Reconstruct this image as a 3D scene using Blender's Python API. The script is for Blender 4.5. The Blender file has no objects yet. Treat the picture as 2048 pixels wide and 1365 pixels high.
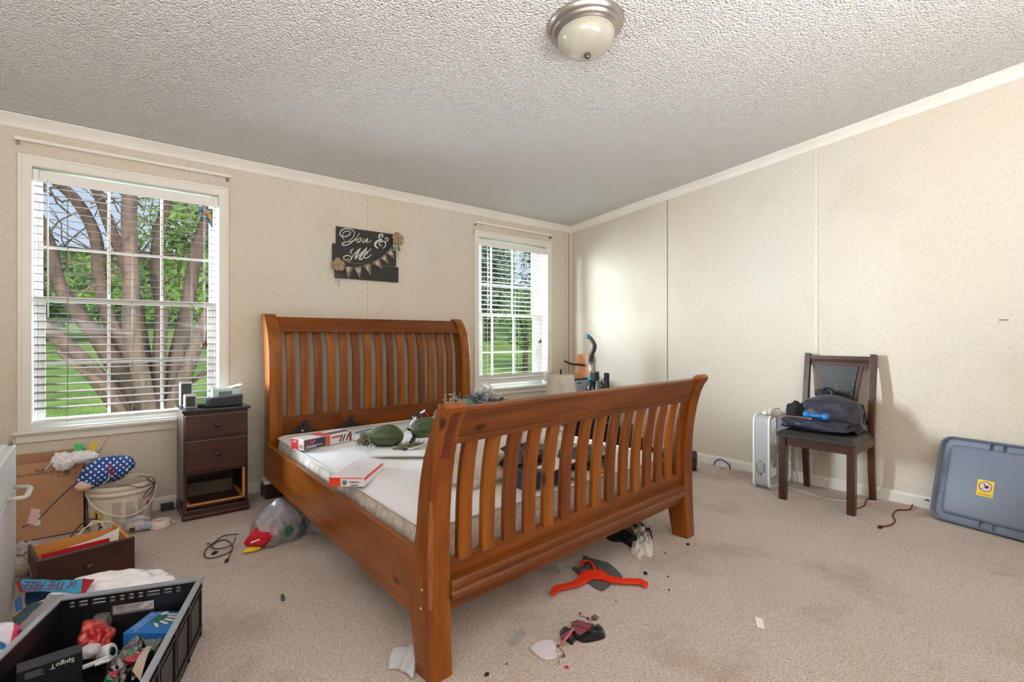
import bpy, bmesh, math, random
from mathutils import Vector, Matrix, noise
SC = bpy.context.scene
COL = SC.collection
R = math.radians
# ------------------------------------------------------------------ camera, world, lights, exposure
CAMH, YAW = 1.15, R(39.85)
cam = bpy.data.objects.new('camera', bpy.data.cameras.new('camera'))
COL.objects.link(cam); SC.camera = cam
cam.location = (0, 0, CAMH); cam.rotation_euler = (R(90), 0, -YAW)
cam.data.sensor_width = 36; cam.data.lens = 36 * 1000 / 2048
cam.data.shift_y = -(682.5 - 674) / 2048
cam.data.clip_start = .05; cam.data.clip_end = 400
SC.view_settings.view_transform = 'Standard'; SC.view_settings.look = 'None'
SC.view_settings.gamma = 1; SC.view_settings.use_curve_mapping = False
SC.view_settings.exposure = 0.20
SC.cycles.max_bounces = 9; SC.cycles.diffuse_bounces = 5; SC.cycles.transparent_max_bounces = 24
SC.cycles.sample_clamp_indirect = 4; SC.cycles.use_denoising = True
SC.cycles.caustics_reflective = False; SC.cycles.caustics_refractive = False
w = bpy.data.worlds.new('sky'); SC.world = w; w.use_nodes = True
nt = w.node_tree; nt.nodes.clear()
_o = nt.nodes.new('ShaderNodeOutputWorld'); _b = nt.nodes.new('ShaderNodeBackground')
_t = nt.nodes.new('ShaderNodeTexCoord'); _s = nt.nodes.new('ShaderNodeSeparateXYZ')
_r = nt.nodes.new('ShaderNodeValToRGB'); _r.color_ramp.elements[0].position = 0
_r.color_ramp.elements[0].color = (.70, .80, .95, 1)
_r.color_ramp.elements[1].position = .5; _r.color_ramp.elements[1].color = (.34, .48, .80, 1)
_n = nt.nodes.new('ShaderNodeTexNoise'); _n.inputs['Scale'].default_value = 2.4; _n.inputs['Detail'].default_value = 7
_cr = nt.nodes.new('ShaderNodeValToRGB'); _cr.color_ramp.elements[0].position = .47; _cr.color_ramp.elements[1].position = .66
_mx = nt.nodes.new('ShaderNodeMix'); _mx.data_type = 'RGBA'; _mx.inputs[7].default_value = (.86, .90, .97, 1)
nt.links.new(_t.outputs['Generated'], _s.inputs[0]); nt.links.new(_s.outputs['Z'], _r.inputs[0])
nt.links.new(_t.outputs['Generated'], _n.inputs['Vector']); nt.links.new(_n.outputs[0], _cr.inputs[0])
nt.links.new(_cr.outputs[0], _mx.inputs[0]); nt.links.new(_r.outputs[0], _mx.inputs[6])
nt.links.new(_mx.outputs[2], _b.inputs['Color']); _b.inputs['Strength'].default_value = .95
nt.links.new(_b.outputs[0], _o.inputs[0])

def lamp(name, typ, loc, target, energy, color=(1, 1, 1), sx=1., sy=1., angle=1., spread=180):
    d = bpy.data.lights.new(name, typ); d.energy = energy; d.color = color
    if typ == 'AREA': d.shape = 'RECTANGLE'; d.size = sx; d.size_y = sy; d.spread = R(spread)
    if typ == 'SUN': d.angle = R(angle)
    o = bpy.data.objects.new(name, d); COL.objects.link(o); o.location = loc
    o.rotation_euler = (Vector(target) - Vector(loc)).to_track_quat('-Z', 'Y').to_euler()
    return o
lamp('sun', 'SUN', (-3, -6, 9), (0, 3, 0), 2.2, (1, .95, .86), angle=1.5)
lamp('daylight_left_window', 'AREA', (-1.75, 5.15, 1.6), (-.1, 1.9, .95), 1600, (.80, .885, 1), 1.5, 1.6)
lamp('daylight_between_windows', 'AREA', (1.95, 5.5, 1.75), (2.3, 1.5, .75), 330, (.82, .90, 1), 1.1, 1.6)
lamp('daylight_corner_window', 'AREA', (6.25, 5.4, 1.7), (4.5, 1.8, .9), 1150, (.84, .91, 1), 1.3, 1.6)
lamp('rear_fill_light', 'AREA', (.7, -1.4, 1.5), (2.2, 3.2, 1.75), 16, (1, .965, .92), 2.4, 1.5)  # added fill lamp behind the camera; no window there
lamp('bounced_flash_left', 'AREA', (-.45, -.25, 1.3), (-.25, .1, 3.6), 78, (.985, .99, 1), 1.3, 1.3)
lamp('bounced_flash_right', 'AREA', (1.7, -.75, 1.3), (1.8, -.5, 3.6), 72, (.985, .99, 1), 1.3, 1.0)

# ------------------------------------------------------------------ helpers
SRGB = lambda c: tuple((x / 255 / 12.92 if x / 255 <= .04045 else ((x / 255 + .055) / 1.055) ** 2.4) for x in c)
def mat(name, col, rough=.6, metal=0., var=0., vscale=6., bump=0., bscale=60., spec=.5, trans=0., alpha=1.,
        stretch=None, col2=None, coat=0., emit=0., detail=4., sheen=0., sub=0.):
    m = bpy.data.materials.new(name); m.use_nodes = True; n = m.node_tree; L = n.links
    p = n.nodes['Principled BSDF']; c = SRGB(col) + (1,)
    p.inputs['Base Color'].default_value = c; p.inputs['Roughness'].default_value = rough
    p.inputs['Metallic'].default_value = metal; p.inputs['Specular IOR Level'].default_value = spec
    p.inputs['Transmission Weight'].default_value = trans; p.inputs['Alpha'].default_value = alpha
    p.inputs['Coat Weight'].default_value = coat; p.inputs['Sheen Weight'].default_value = sheen
    if sub: p.inputs['Subsurface Weight'].default_value = sub; p.inputs['Subsurface Radius'].default_value = (.02, .015, .01)
    if emit: p.inputs['Emission Color'].default_value = c; p.inputs['Emission Strength'].default_value = emit
    tc = n.nodes.new('ShaderNodeTexCoord'); mp = n.nodes.new('ShaderNodeMapping')
    L.new(tc.outputs['Object'], mp.inputs[0])
    if stretch: mp.inputs['Scale'].default_value = stretch
    if var or col2:
        t = n.nodes.new('ShaderNodeTexNoise'); t.inputs['Scale'].default_value = vscale; t.inputs['Detail'].default_value = detail
        L.new(mp.outputs[0], t.inputs['Vector'])
        r = n.nodes.new('ShaderNodeValToRGB'); r.color_ramp.elements[0].position = .35; r.color_ramp.elements[1].position = .65
        if col2: r.color_ramp.elements[1].color = SRGB(col2) + (1,)
        else: r.color_ramp.elements[1].color = tuple(min(1, x * (1 + var)) for x in c[:3]) + (1,)
        r.color_ramp.elements[0].color = tuple(x * (1 - var) for x in c[:3]) + (1,)
        L.new(t.outputs[0], r.inputs[0]); L.new(r.outputs[0], p.inputs['Base Color'])
    if bump:
        t = n.nodes.new('ShaderNodeTexNoise'); t.inputs['Scale'].default_value = bscale; t.inputs['Detail'].default_value = 3
        L.new(mp.outputs[0], t.inputs['Vector'])
        b = n.nodes.new('ShaderNodeBump'); b.inputs['Strength'].default_value = bump; b.inputs['Distance'].default_value = .01
        L.new(t.outputs[0], b.inputs['Height']); L.new(b.outputs[0], p.inputs['Normal'])
    return m

class B:
    """collects shapes into one bmesh"""
    def __init__(s): s.m = bmesh.new()
    def box(s, x0, x1, y0, y1, z0, z1, M=None, bev=0., seg=2):
        t = bmesh.new(); bmesh.ops.create_cube(t, size=1)
        for v in t.verts: v.co = Vector(((x0 + x1) / 2 + v.co.x * (x1 - x0), (y0 + y1) / 2 + v.co.y * (y1 - y0), (z0 + z1) / 2 + v.co.z * (z1 - z0)))
        if bev: bmesh.ops.bevel(t, geom=list(t.edges), offset=bev, segments=seg, profile=.6, affect='EDGES', clamp_overlap=True)
        return s.add(t, M)
    def add(s, t, M=None):
        if M is not None: t.transform(M)
        me = bpy.data.meshes.new('t'); t.to_mesh(me); t.free(); s.m.from_mesh(me); bpy.data.meshes.remove(me); return s
    def prism(s, pts, a, b, axis='x', M=None, bev=0., seg=2):
        """polygon pts (2D) extruded from a to b; axis x: pts=(y,z); y: pts=(x,z); z: pts=(x,y)"""
        t = bmesh.new()
        f = {'x': lambda p, q: (q, p[0], p[1]), 'y': lambda p, q: (p[0], q, p[1]), 'z': lambda p, q: (p[0], p[1], q)}[axis]
        va = [t.verts.new(f(p, a)) for p in pts]; vb = [t.verts.new(f(p, b)) for p in pts]; n = len(pts)
        fa = t.faces.new(va); fb = t.faces.new(list(reversed(vb)))
        for i in range(n): t.faces.new((va[i], vb[i], vb[(i + 1) % n], va[(i + 1) % n]))
        bmesh.ops.recalc_face_normals(t, faces=t.faces)
        if bev: bmesh.ops.bevel(t, geom=list(fa.edges) + list(fb.edges), offset=bev, segments=seg, profile=.6, affect='EDGES', clamp_overlap=True)
        return s.add(t, M)
    def tube(s, pts, r, n=8, M=None, closed=False, caps=True, flat=1.):
        t = bmesh.new(); P = [Vector(p) for p in pts]; k = len(P); rings = []
        rr = r if isinstance(r, (list, tuple)) else [r] * k
        up = None
        for i in range(k):
            d = (P[(i + 1) % k] - P[i - 1]) if closed else (P[min(i + 1, k - 1)] - P[max(i - 1, 0)])
            if d.length < 1e-9: d = Vector((0, 0, 1))
            d.normalize()
            if up is None: up = Vector((0, 0, 1)) if abs(d.z) < .9 else Vector((1, 0, 0))
            a = d.cross(up)
            if a.length < 1e-5: a = d.orthogonal()
            a.normalize(); up = a.cross(d).normalized()
            rings.append([t.verts.new(P[i] + (a * math.cos(2 * math.pi * j / n) + up * math.sin(2 * math.pi * j / n) * flat) * rr[i]) for j in range(n)])
        for i in range(k if closed else k - 1):
            A, Bq = rings[i], rings[(i + 1) % k]
            for j in range(n): t.faces.new((A[j], A[(j + 1) % n], Bq[(j + 1) % n], Bq[j]))
        if caps and not closed: t.faces.new(list(reversed(rings[0]))); t.faces.new(rings[-1])
        for f in t.faces: f.smooth = True
        return s.add(t, M)
    def lathe(s, prof, n=32, M=None, caps=False, sy=1.):
        t = bmesh.new(); rings = []
        for r, z in prof: rings.append([t.verts.new((r * math.cos(2 * math.pi * j / n), sy * r * math.sin(2 * math.pi * j / n), z)) for j in range(n)])
        for i in range(len(rings) - 1):
            for j in range(n): t.faces.new((rings[i][j], rings[i][(j + 1) % n], rings[i + 1][(j + 1) % n], rings[i + 1][j]))
        if caps: t.faces.new(list(reversed(rings[0]))); t.faces.new(rings[-1])
        bmesh.ops.remove_doubles(t, verts=t.verts, dist=1e-6)
        for f in t.faces: f.smooth = True
        return s.add(t, M)
    def grid(s, f, nu, nv, thick=0., M=None, smooth=True):
        t = bmesh.new(); V = [[t.verts.new(f(i / nu, j / nv)) for j in range(nv + 1)] for i in range(nu + 1)]
        for i in range(nu):
            for j in range(nv): t.faces.new((V[i][j], V[i + 1][j], V[i + 1][j + 1], V[i][j + 1]))
        if thick: bmesh.ops.solidify(t, geom=list(t.faces), thickness=thick)
        for q in t.faces: q.smooth = smooth
        return s.add(t, M)
    def blob(s, c, rad, sub=4, amp=.2, sc=3., seed=0, floor=None, M=None, ridge=0.):
        t = bmesh.new(); bmesh.ops.create_icosphere(t, subdivisions=sub, radius=1)
        for v in t.verts:
            d = v.co.normalized(); q = d * sc + Vector((seed * 7.3, seed * 3.1, seed))
            k = 1 + amp * noise.noise(q) + amp * .5 * noise.noise(q * 2.3)
            if ridge: k += ridge * (abs(noise.noise(q * 1.7)) - .25)
            v.co = Vector((c[0] + d.x * rad[0] * k, c[1] + d.y * rad[1] * k, c[2] + d.z * rad[2] * k))
            if floor is not None and v.co.z < floor: v.co.z = floor + .001 * (v.index % 3)
        for f in t.faces: f.smooth = True
        return s.add(t, M)

XF = {}
def thing(name, label, cat, loc=(0, 0, 0), rz=0., group=None, rot=None):
    o = bpy.data.objects.new(name, None); COL.objects.link(o); o.empty_display_size = .1
    o.location = loc; o.rotation_euler = rot if rot else (0, 0, rz)
    o['label'] = label; o['category'] = cat
    if group: o['group'] = group
    XF[o.name] = Matrix.Translation(loc) @ o.rotation_euler.to_matrix().to_4x4()
    return o
def obj(name, b, m, parent=None, world=False, label=None, cat=None, group=None, kind=None, loc=None, rz=0., smooth=None, angle=None, orig=True):
    """one mesh object; without a parent the vertices are in world space unless loc is given"""
    bm = b.m; bmesh.ops.recalc_face_normals(bm, faces=bm.faces) if not getattr(b, 'keep', False) else None
    if parent is not None and world: bm.transform(XF[parent.name].inverted())
    off = Vector((0, 0, 0))
    if parent is None and loc is None and orig and kind is None:
        mn = Vector([min(v.co[i] for v in bm.verts) for i in range(3)]); mx = Vector([max(v.co[i] for v in bm.verts) for i in range(3)])
        off = Vector(((mn.x + mx.x) / 2, (mn.y + mx.y) / 2, mn.z)); bmesh.ops.translate(bm, verts=bm.verts, vec=-off)
    me = bpy.data.meshes.new(name); bm.to_mesh(me); bm.free()
    for x in (m if isinstance(m, (list, tuple)) else [m]): me.materials.append(x)
    if angle is not None:
        for p in me.polygons: p.use_smooth = True
        me.set_sharp_from_angle(angle=R(angle))
    o = bpy.data.objects.new(name, me); COL.objects.link(o)
    if parent is not None: o.parent = parent; XF[o.name] = XF[parent.name].copy()
    elif loc is not None: o.location = loc; o.rotation_euler = (0, 0, rz); XF[o.name] = Matrix.Translation(loc) @ Matrix.Rotation(rz, 4, 'Z')
    else: o.location = off; XF[o.name] = Matrix.Translation(off)
    if label: o['label'] = label
    if cat: o['category'] = cat
    if group: o['group'] = group
    if kind: o['kind'] = kind
    return o
def spl(pts, n=6):
    """smooth curve through points"""
    P = [Vector(p) for p in pts]; out = []
    for i in range(len(P) - 1):
        a, b, c, d = P[max(i - 1, 0)], P[i], P[i + 1], P[min(i + 2, len(P) - 1)]
        for k in range(n):
            t = k / n
            out.append(.5 * ((2 * b) + (c - a) * t + (2 * a - 5 * b + 4 * c - d) * t * t + (3 * b - a - 3 * c + d) * t ** 3))
    out.append(P[-1]); return out
def text(name, s, size, M, m, parent, align='CENTER', ext=.0006, font=None, sx=1., shear=0., label=None):
    """lettering as a thin mesh; M places the text plane (x right, y up) in the world"""
    c = bpy.data.curves.new('t', 'FONT'); c.body = s; c.size = size; c.align_x = align; c.align_y = 'CENTER'; c.extrude = ext; c.shear = shear
    c.resolution_u = 3
    t = bpy.data.objects.new('t', c); COL.objects.link(t)
    dg = bpy.context.evaluated_depsgraph_get(); me = bpy.data.meshes.new_from_object(t.evaluated_get(dg))
    bpy.data.objects.remove(t); bpy.data.curves.remove(c)
    b = B(); b.m.from_mesh(me); bpy.data.meshes.remove(me)
    b.m.transform(M @ Matrix.Diagonal((sx, 1, 1, 1)))
    return obj(name, b, m, parent, world=True, label=label)
def frame(o, x, y):
    """matrix with origin o, x axis x, y axis y"""
    x = Vector(x).normalized(); z = x.cross(Vector(y)).normalized(); y = z.cross(x)
    return Matrix(((x.x, y.x, z.x, o[0]), (x.y, y.y, z.y, o[1]), (x.z, y.z, z.z, o[2]), (0, 0, 0, 1)))
TR = Matrix.Translation
def RX(a): return Matrix.Rotation(R(a), 4, 'X')
def RY(a): return Matrix.Rotation(R(a), 4, 'Y')
def RZ(a): return Matrix.Rotation(R(a), 4, 'Z')

# ------------------------------------------------------------------ room materials
XR, YW, XL, YB = 4.287, 4.065, -1.35, -1.6
def ceil_z(y): return 2.43 + .0945 * (YW - y)
def wallpaper():
    m = mat('vinyl_wallpaper', (216, 205, 187), .75)
    n = m.node_tree; L = n.links; p = n.nodes['Principled BSDF']
    tc = n.nodes.new('ShaderNodeTexCoord')
    def nz(sc, d, r=.5):
        t = n.nodes.new('ShaderNodeTexNoise'); t.inputs['Scale'].default_value = sc; t.inputs['Detail'].default_value = d
        t.inputs['Roughness'].default_value = r; L.new(tc.outputs['Object'], t.inputs['Vector']); return t
    a = nz(1.3, 3); b = nz(55, 6, .7)
    r1 = n.nodes.new('ShaderNodeValToRGB'); r1.color_ramp.elements[0].position = .3; r1.color_ramp.elements[1].position = .7
    r1.color_ramp.elements[0].color = SRGB((218, 207, 188)) + (1,); r1.color_ramp.elements[1].color = SRGB((215, 209, 198)) + (1,)
    r2 = n.nodes.new('ShaderNodeValToRGB'); r2.color_ramp.elements[0].position = .36; r2.color_ramp.elements[1].position = .56
    r2.color_ramp.elements[0].color = (.89, .885, .87, 1); r2.color_ramp.elements[1].color = (1, 1, 1, 1)
    mx = n.nodes.new('ShaderNodeMix'); mx.data_type = 'RGBA'; mx.blend_type = 'MULTIPLY'; mx.inputs[0].default_value = .8
    L.new(a.outputs[0], r1.inputs[0]); L.new(b.outputs[0], r2.inputs[0]); L.new(r1.outputs[0], mx.inputs[6]); L.new(r2.outputs[0], mx.inputs[7])
    c = nz(2.2, 5); r3 = n.nodes.new('ShaderNodeValToRGB'); r3.color_ramp.elements[0].position = .30; r3.color_ramp.elements[1].position = .42
    r3.color_ramp.elements[0].color = (.95, .945, .93, 1); r3.color_ramp.elements[1].color = (1, 1, 1, 1)
    m2 = n.nodes.new('ShaderNodeMix'); m2.data_type = 'RGBA'; m2.blend_type = 'MULTIPLY'; m2.inputs[0].default_value = 1
    L.new(c.outputs[0], r3.inputs[0]); L.new(mx.outputs[2], m2.inputs[6]); L.new(r3.outputs[0], m2.inputs[7])
    L.new(m2.outputs[2], p.inputs['Base Color']); return m
def popcorn():
    m = mat('popcorn_ceiling', (230, 228, 226), .95, spec=.1)
    n = m.node_tree; L = n.links; p = n.nodes['Principled BSDF']
    tc = n.nodes.new('ShaderNodeTexCoord'); t = n.nodes.new('ShaderNodeTexNoise'); t.inputs['Scale'].default_value = 95; t.inputs['Detail'].default_value = 4
    v = n.nodes.new('ShaderNodeTexVoronoi'); v.inputs['Scale'].default_value = 95
    L.new(tc.outputs['Object'], t.inputs[0]); L.new(tc.outputs['Object'], v.inputs[0])
    ad = n.nodes.new('ShaderNodeMath'); ad.operation = 'SUBTRACT'; L.new(t.outputs[0], ad.inputs[0]); L.new(v.outputs['Distance'], ad.inputs[1])
    b = n.nodes.new('ShaderNodeBump'); b.inputs['Strength'].default_value = 1; b.inputs['Distance'].default_value = .0125
    L.new(ad.outputs[0], b.inputs['Height']); L.new(b.outputs[0], p.inputs['Normal']); return m
def carpet():
    m = mat('beige_carpet', (186, 166, 152), .98, spec=.05, sheen=.25)
    n = m.node_tree; L = n.links; p = n.nodes['Principled BSDF']; tc = n.nodes.new('ShaderNodeTexCoord')
    def nz(sc, d, r=.5, dist=0.):
        t = n.nodes.new('ShaderNodeTexNoise'); t.inputs['Scale'].default_value = sc; t.inputs['Detail'].default_value = d
        t.inputs['Roughness'].default_value = r; t.inputs['Distortion'].default_value = dist; L.new(tc.outputs['Object'], t.inputs['Vector']); return t
    def ramp(t, p0, p1, c0, c1):
        r = n.nodes.new('ShaderNodeValToRGB'); r.color_ramp.elements[0].position = p0; r.color_ramp.elements[1].position = p1
        r.color_ramp.elements[0].color = c0 + (1,); r.color_ramp.elements[1].color = c1 + (1,); L.new(t.outputs[0], r.inputs[0]); return r
    def mul(a, b, f=1.):
        x = n.nodes.new('ShaderNodeMix'); x.data_type = 'RGBA'; x.blend_type = 'MULTIPLY'; x.inputs[0].default_value = f
        L.new(a, x.inputs[6]); L.new(b, x.inputs[7]); return x.outputs[2]
    base = ramp(nz(1.1, 4), .35, .65, SRGB((228, 210, 198)), SRGB((235, 221, 214)))
    fine = nz(120, 4, .65, .6); tuft = ramp(fine, .36, .58, (.62, .58, .54), (1.0, 1.0, 1.0))
    dirt = ramp(nz(1.7, 7, .62), .34, .47, (.80, .74, .66), (1, 1, 1))
    spot = ramp(nz(6.5, 5, .7), .26, .33, (.62, .56, .50), (1, 1, 1))
    c = mul(mul(mul(base.outputs[0], tuft.outputs[0]), dirt.outputs[0]), spot.outputs[0])
    L.new(c, p.inputs['Base Color'])
    b = n.nodes.new('ShaderNodeBump'); b.inputs['Strength'].default_value = .8; b.inputs['Distance'].default_value = .02
    L.new(fine.outputs[0], b.inputs['Height']); L.new(b.outputs[0], p.inputs['Normal']); return m
M_WALL, M_CEIL, M_CARP = wallpaper(), popcorn(), carpet()
M_TRIM = mat('white_painted_trim', (232, 228, 220), .45, var=.03, vscale=3)
M_VINYL = mat('white_window_vinyl', (240, 240, 238), .35)
M_SEAM = mat('dark_seam', (120, 108, 92), .8)
M_BATT = mat('wallpapered_batten', (222, 213, 196), .6, var=.03, vscale=30)

# ------------------------------------------------------------------ room shell
def wallbox(name, b, m): return obj(name, b, m, kind='structure')
T = .13
W1 = (-.283, .676, .60, 2.155); W2 = (2.955, 3.905, .62, 2.155)
b = B(); zt = 2.62
xs = [XL, W1[0], W1[1], W2[0], W2[1], XR + T]
b.box(xs[0], xs[1], YW, YW + T, -.02, zt); b.box(xs[2], xs[3], YW, YW + T, -.02, zt); b.box(xs[4], xs[5], YW, YW + T, -.02, zt)
for W in (W1, W2): b.box(W[0], W[1], YW, YW + T, -.02, W[2]); b.box(W[0], W[1], YW, YW + T, W[3], zt)
wallbox('wall_back', b, M_WALL)
wallbox('wall_right', B().box(XR, XR + T, YB - T, YW, -.02, 3.1), M_WALL)
wallbox('wall_left', B().box(XL - T, XL, YB - T, YW + T, -.02, 3.1), M_WALL)
wallbox('wall_front', B().box(XL, XR, YB - T, YB, -.02, 3.1), M_WALL)
wallbox('floor', B().box(XL - T, XR + T, YB - T, YW + T, -.12, 0), M_CARP)
b = B(); y0, y1 = YB - T, YW + T
b.prism([(y0, ceil_z(y0)), (y1, ceil_z(y1)), (y1, ceil_z(y1) + .12), (y0, ceil_z(y0) + .12)], XL - T, XR + T, 'x')
wallbox('ceiling', b, M_CEIL)
# crown moulding: cove profile, along the back wall and up the sloping right wall
prof = [(0, 0), (.052, 0), (.052, -.010), (.044, -.018), (.030, -.034), (.020, -.052), (.016, -.066), (.010, -.074), (0, -.074)]
M_GRIME = M_TRIM
b = B(); b.prism([(YW - d, 2.432 + z) for d, z in prof], XL, XR, 'x'); wallbox('trim_back', b, M_TRIM)
def crown_right(name, ya, yb, dz=0):
    b = B(); t = bmesh.new(); v0 = []; v1 = []
    for d, z in prof:
        v0.append(t.verts.new((XR - d, ya, ceil_z(ya) + z + dz))); v1.append(t.verts.new((XR - d, yb, ceil_z(yb) + z + dz)))
    n = len(prof); t.faces.new(v0); t.faces.new(list(reversed(v1)))
    for i in range(n): t.faces.new((v0[i], v1[i], v1[(i + 1) % n], v0[(i + 1) % n]))
    b.add(t); return wallbox(name, b, M_TRIM)
crown_right('trim_right', 2.475, YW, .002); crown_right('trim_right_2', YB, 2.472, -.001)
# baseboards
bp = [(0, 0), (.014, 0), (.014, .062), (.009, .076), (0, .080)]
b = B(); b.prism([(YW - d, z) for d, z in bp], XL, XR, 'x'); wallbox('baseboard_back', b, M_TRIM)
b = B(); b.prism([(XR - d, z) for d, z in bp], YB, YW, 'y'); wallbox('baseboard_right', b, M_TRIM)
# battens on the right wall, seams on the back wall, corner strip
def batten(n, y, wd=.024, th=.005, m=M_BATT):
    b = B(); b.box(XR - th, XR, y - wd / 2, y + wd / 2, .08, ceil_z(y) - .075, bev=.0015); wallbox(n, b, m)
batten('trim_3', 1.462); batten('trim_4', 2.771, .006, .003, M_SEAM); batten('trim_5', .12)
for i, (x, z0) in enumerate(((1.785, .08), (.50, 2.24), (2.985, 2.24), (4.2, .08))):
    wallbox('trim_%d' % (6 + i), B().box(x - .0012, x + .0012, YW - .0008, YW, z0, 2.36), mat('seam_line', (176, 160, 136), .9))
b = B(); b.prism([(XR, YW), (XR - .022, YW), (XR - .022, YW - .004), (XR - .004, YW - .022), (XR, YW - .022)], .08, 2.36, 'z'); wallbox('trim_10', b, M_BATT)
b = B(); b.box(XR - .030, XR - .0225, YW - .003, YW, .08, 2.36); wallbox('trim_11', b, mat('corner_brown_strip', (140, 118, 90), .9))  # narrow brown strip beside the corner moulding
# smudge on the right wall
b = B(); b.box(XR - .0008, XR, .40, .445, 1.25, 1.257); wallbox('trim_12', b, mat('scuff', (120, 112, 100), .9))

# ------------------------------------------------------------------ windows
def glass_mat():
    m = bpy.data.materials.new('window_glass'); m.use_nodes = True; n = m.node_tree; n.nodes.clear()
    o = n.nodes.new('ShaderNodeOutputMaterial'); mx = n.nodes.new('ShaderNodeMixShader'); t = n.nodes.new('ShaderNodeBsdfTransparent')
    g = n.nodes.new('ShaderNodeBsdfGlossy'); g.inputs['Roughness'].default_value = .02; mx.inputs[0].default_value = .006
    t.inputs['Color'].default_value = (.95, .97, .96, 1)
    n.links.new(t.outputs[0], mx.inputs[1]); n.links.new(g.outputs[0], mx.inputs[2]); n.links.new(mx.outputs[0], o.inputs[0]); return m
M_GLASS = glass_mat()
def window(idx, W, stile, zr, bars, hu, hl):
    """W opening; stile = sash side width; zr = meeting rail; bars = muntin x; hu/hl = muntin z in upper/lower sash"""
    x0, x1, z0, z1 = W; name = 'window_%d' % idx
    root = obj(name, B().box(x0 - .001, x1 + .001, YW + .125, YW + .1305, z1 - .03, z1 + .001), M_VINYL, kind='structure')
    # casing (mitred boards with a stepped profile)
    cw = .060; b = B()
    for xa, xb in ((x0 - cw, x0), (x1, x1 + cw)):
        b.box(xa, xb, YW - .012, YW, z0 - .0, z1 + cw, bev=.003); 
        o = xa if xa < x0 else xb
        b.box(min(o, o + (.016 if xa < x0 else -.016)), max(o, o + (.016 if xa < x0 else -.016)), YW - .020, YW - .01, z0, z1 + cw, bev=.003)
    b.box(x0 - cw, x1 + cw, YW - .0125, YW, z1, z1 + cw, bev=.003); b.box(x0 - cw, x1 + cw, YW - .0205, YW - .01, z1 + cw - .016, z1 + cw, bev=.003)
    obj('casing', b, M_TRIM, root, world=True)
    # stool and apron
    b = B(); b.box(x0 - cw - .022, x1 + cw + .022, YW - .045, YW, z0 - .018, z0, bev=.005)
    b.box(x0 - cw - .008, x1 + cw + .008, YW - .016, YW, z0 - .070, z0 - .018, bev=.004); b.box(x0 - cw - .004, x1 + cw + .004, YW - .024, YW, z0 - .034, z0 - .018, bev=.004)
    obj('window_sill', b, M_TRIM, root, world=True)
    # jamb liner
    b = B()
    for xa, xb in ((x0, x0 + .018), (x1 - .018, x1)): b.box(xa, xb, YW + .086, YW + T, z0, z1)
    for xa, xb in ((x0, x0 + .002), (x1 - .002, x1)): b.box(xa, xb, YW + .0005, YW + .086, z0, z1)
    b.box(x0 + .018, x1 - .018, YW + .086, YW + T, z0, z0 + .018); b.box(x0 + .018, x1 - .018, YW + .086, YW + T, z1 - .018, z1)
    b.box(x0 + .002, x1 - .002, YW + .0005, YW + .086, z0, z0 + .002); b.box(x0 + .002, x1 - .002, YW + .0005, YW + .086, z1 - .002, z1)
    obj('jamb', b, M_VINYL, root, world=True)
    ys = YW + .09
    for nm, za, zb, yy, st, hz in (('upper_sash', zr - .005, z1 - .018, ys + .02, stile[0], hu), ('lower_sash', z0 + .018, zr + .026, ys, stile[1], hl)):
        b = B(); xa, xb = x0 + .018, x1 - .018; rb = .034
        b.box(xa, xa + st, yy, yy + .028, za, zb, bev=.002); b.box(xb - st, xb, yy, yy + .028, za, zb, bev=.002)
        b.box(xa + st, xb - st, yy + .0004, yy + .0276, za, za + (rb if nm == 'lower_sash' else .030)); b.box(xa + st, xb - st, yy + .0004, yy + .0276, zb - (.034 if nm == 'lower_sash' else rb), zb)
        s = obj(nm, b, M_VINYL, root, world=True)
        b = B()
        for bx in bars: b.box(bx - .008, bx + .008, yy + .009, yy + .019, za + .02, zb - .02)
        b.box(xa + st, xb - st, yy + .0095, yy + .0185, hz - .008, hz + .008)
        obj('muntin', b, M_VINYL, s, world=True)
        obj('pane', B().box(xa + st - .004, xb - st + .004, yy + .012, yy + .016, za + .02, zb - .02), M_GLASS, s, world=True)
    return root
window(1, W1, (.022, .034), 1.37, (.072, .355), 1.70, .985)
window(2, W2, (.10, .10), 1.37, (3.21, 3.50), 1.70, .985)
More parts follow.
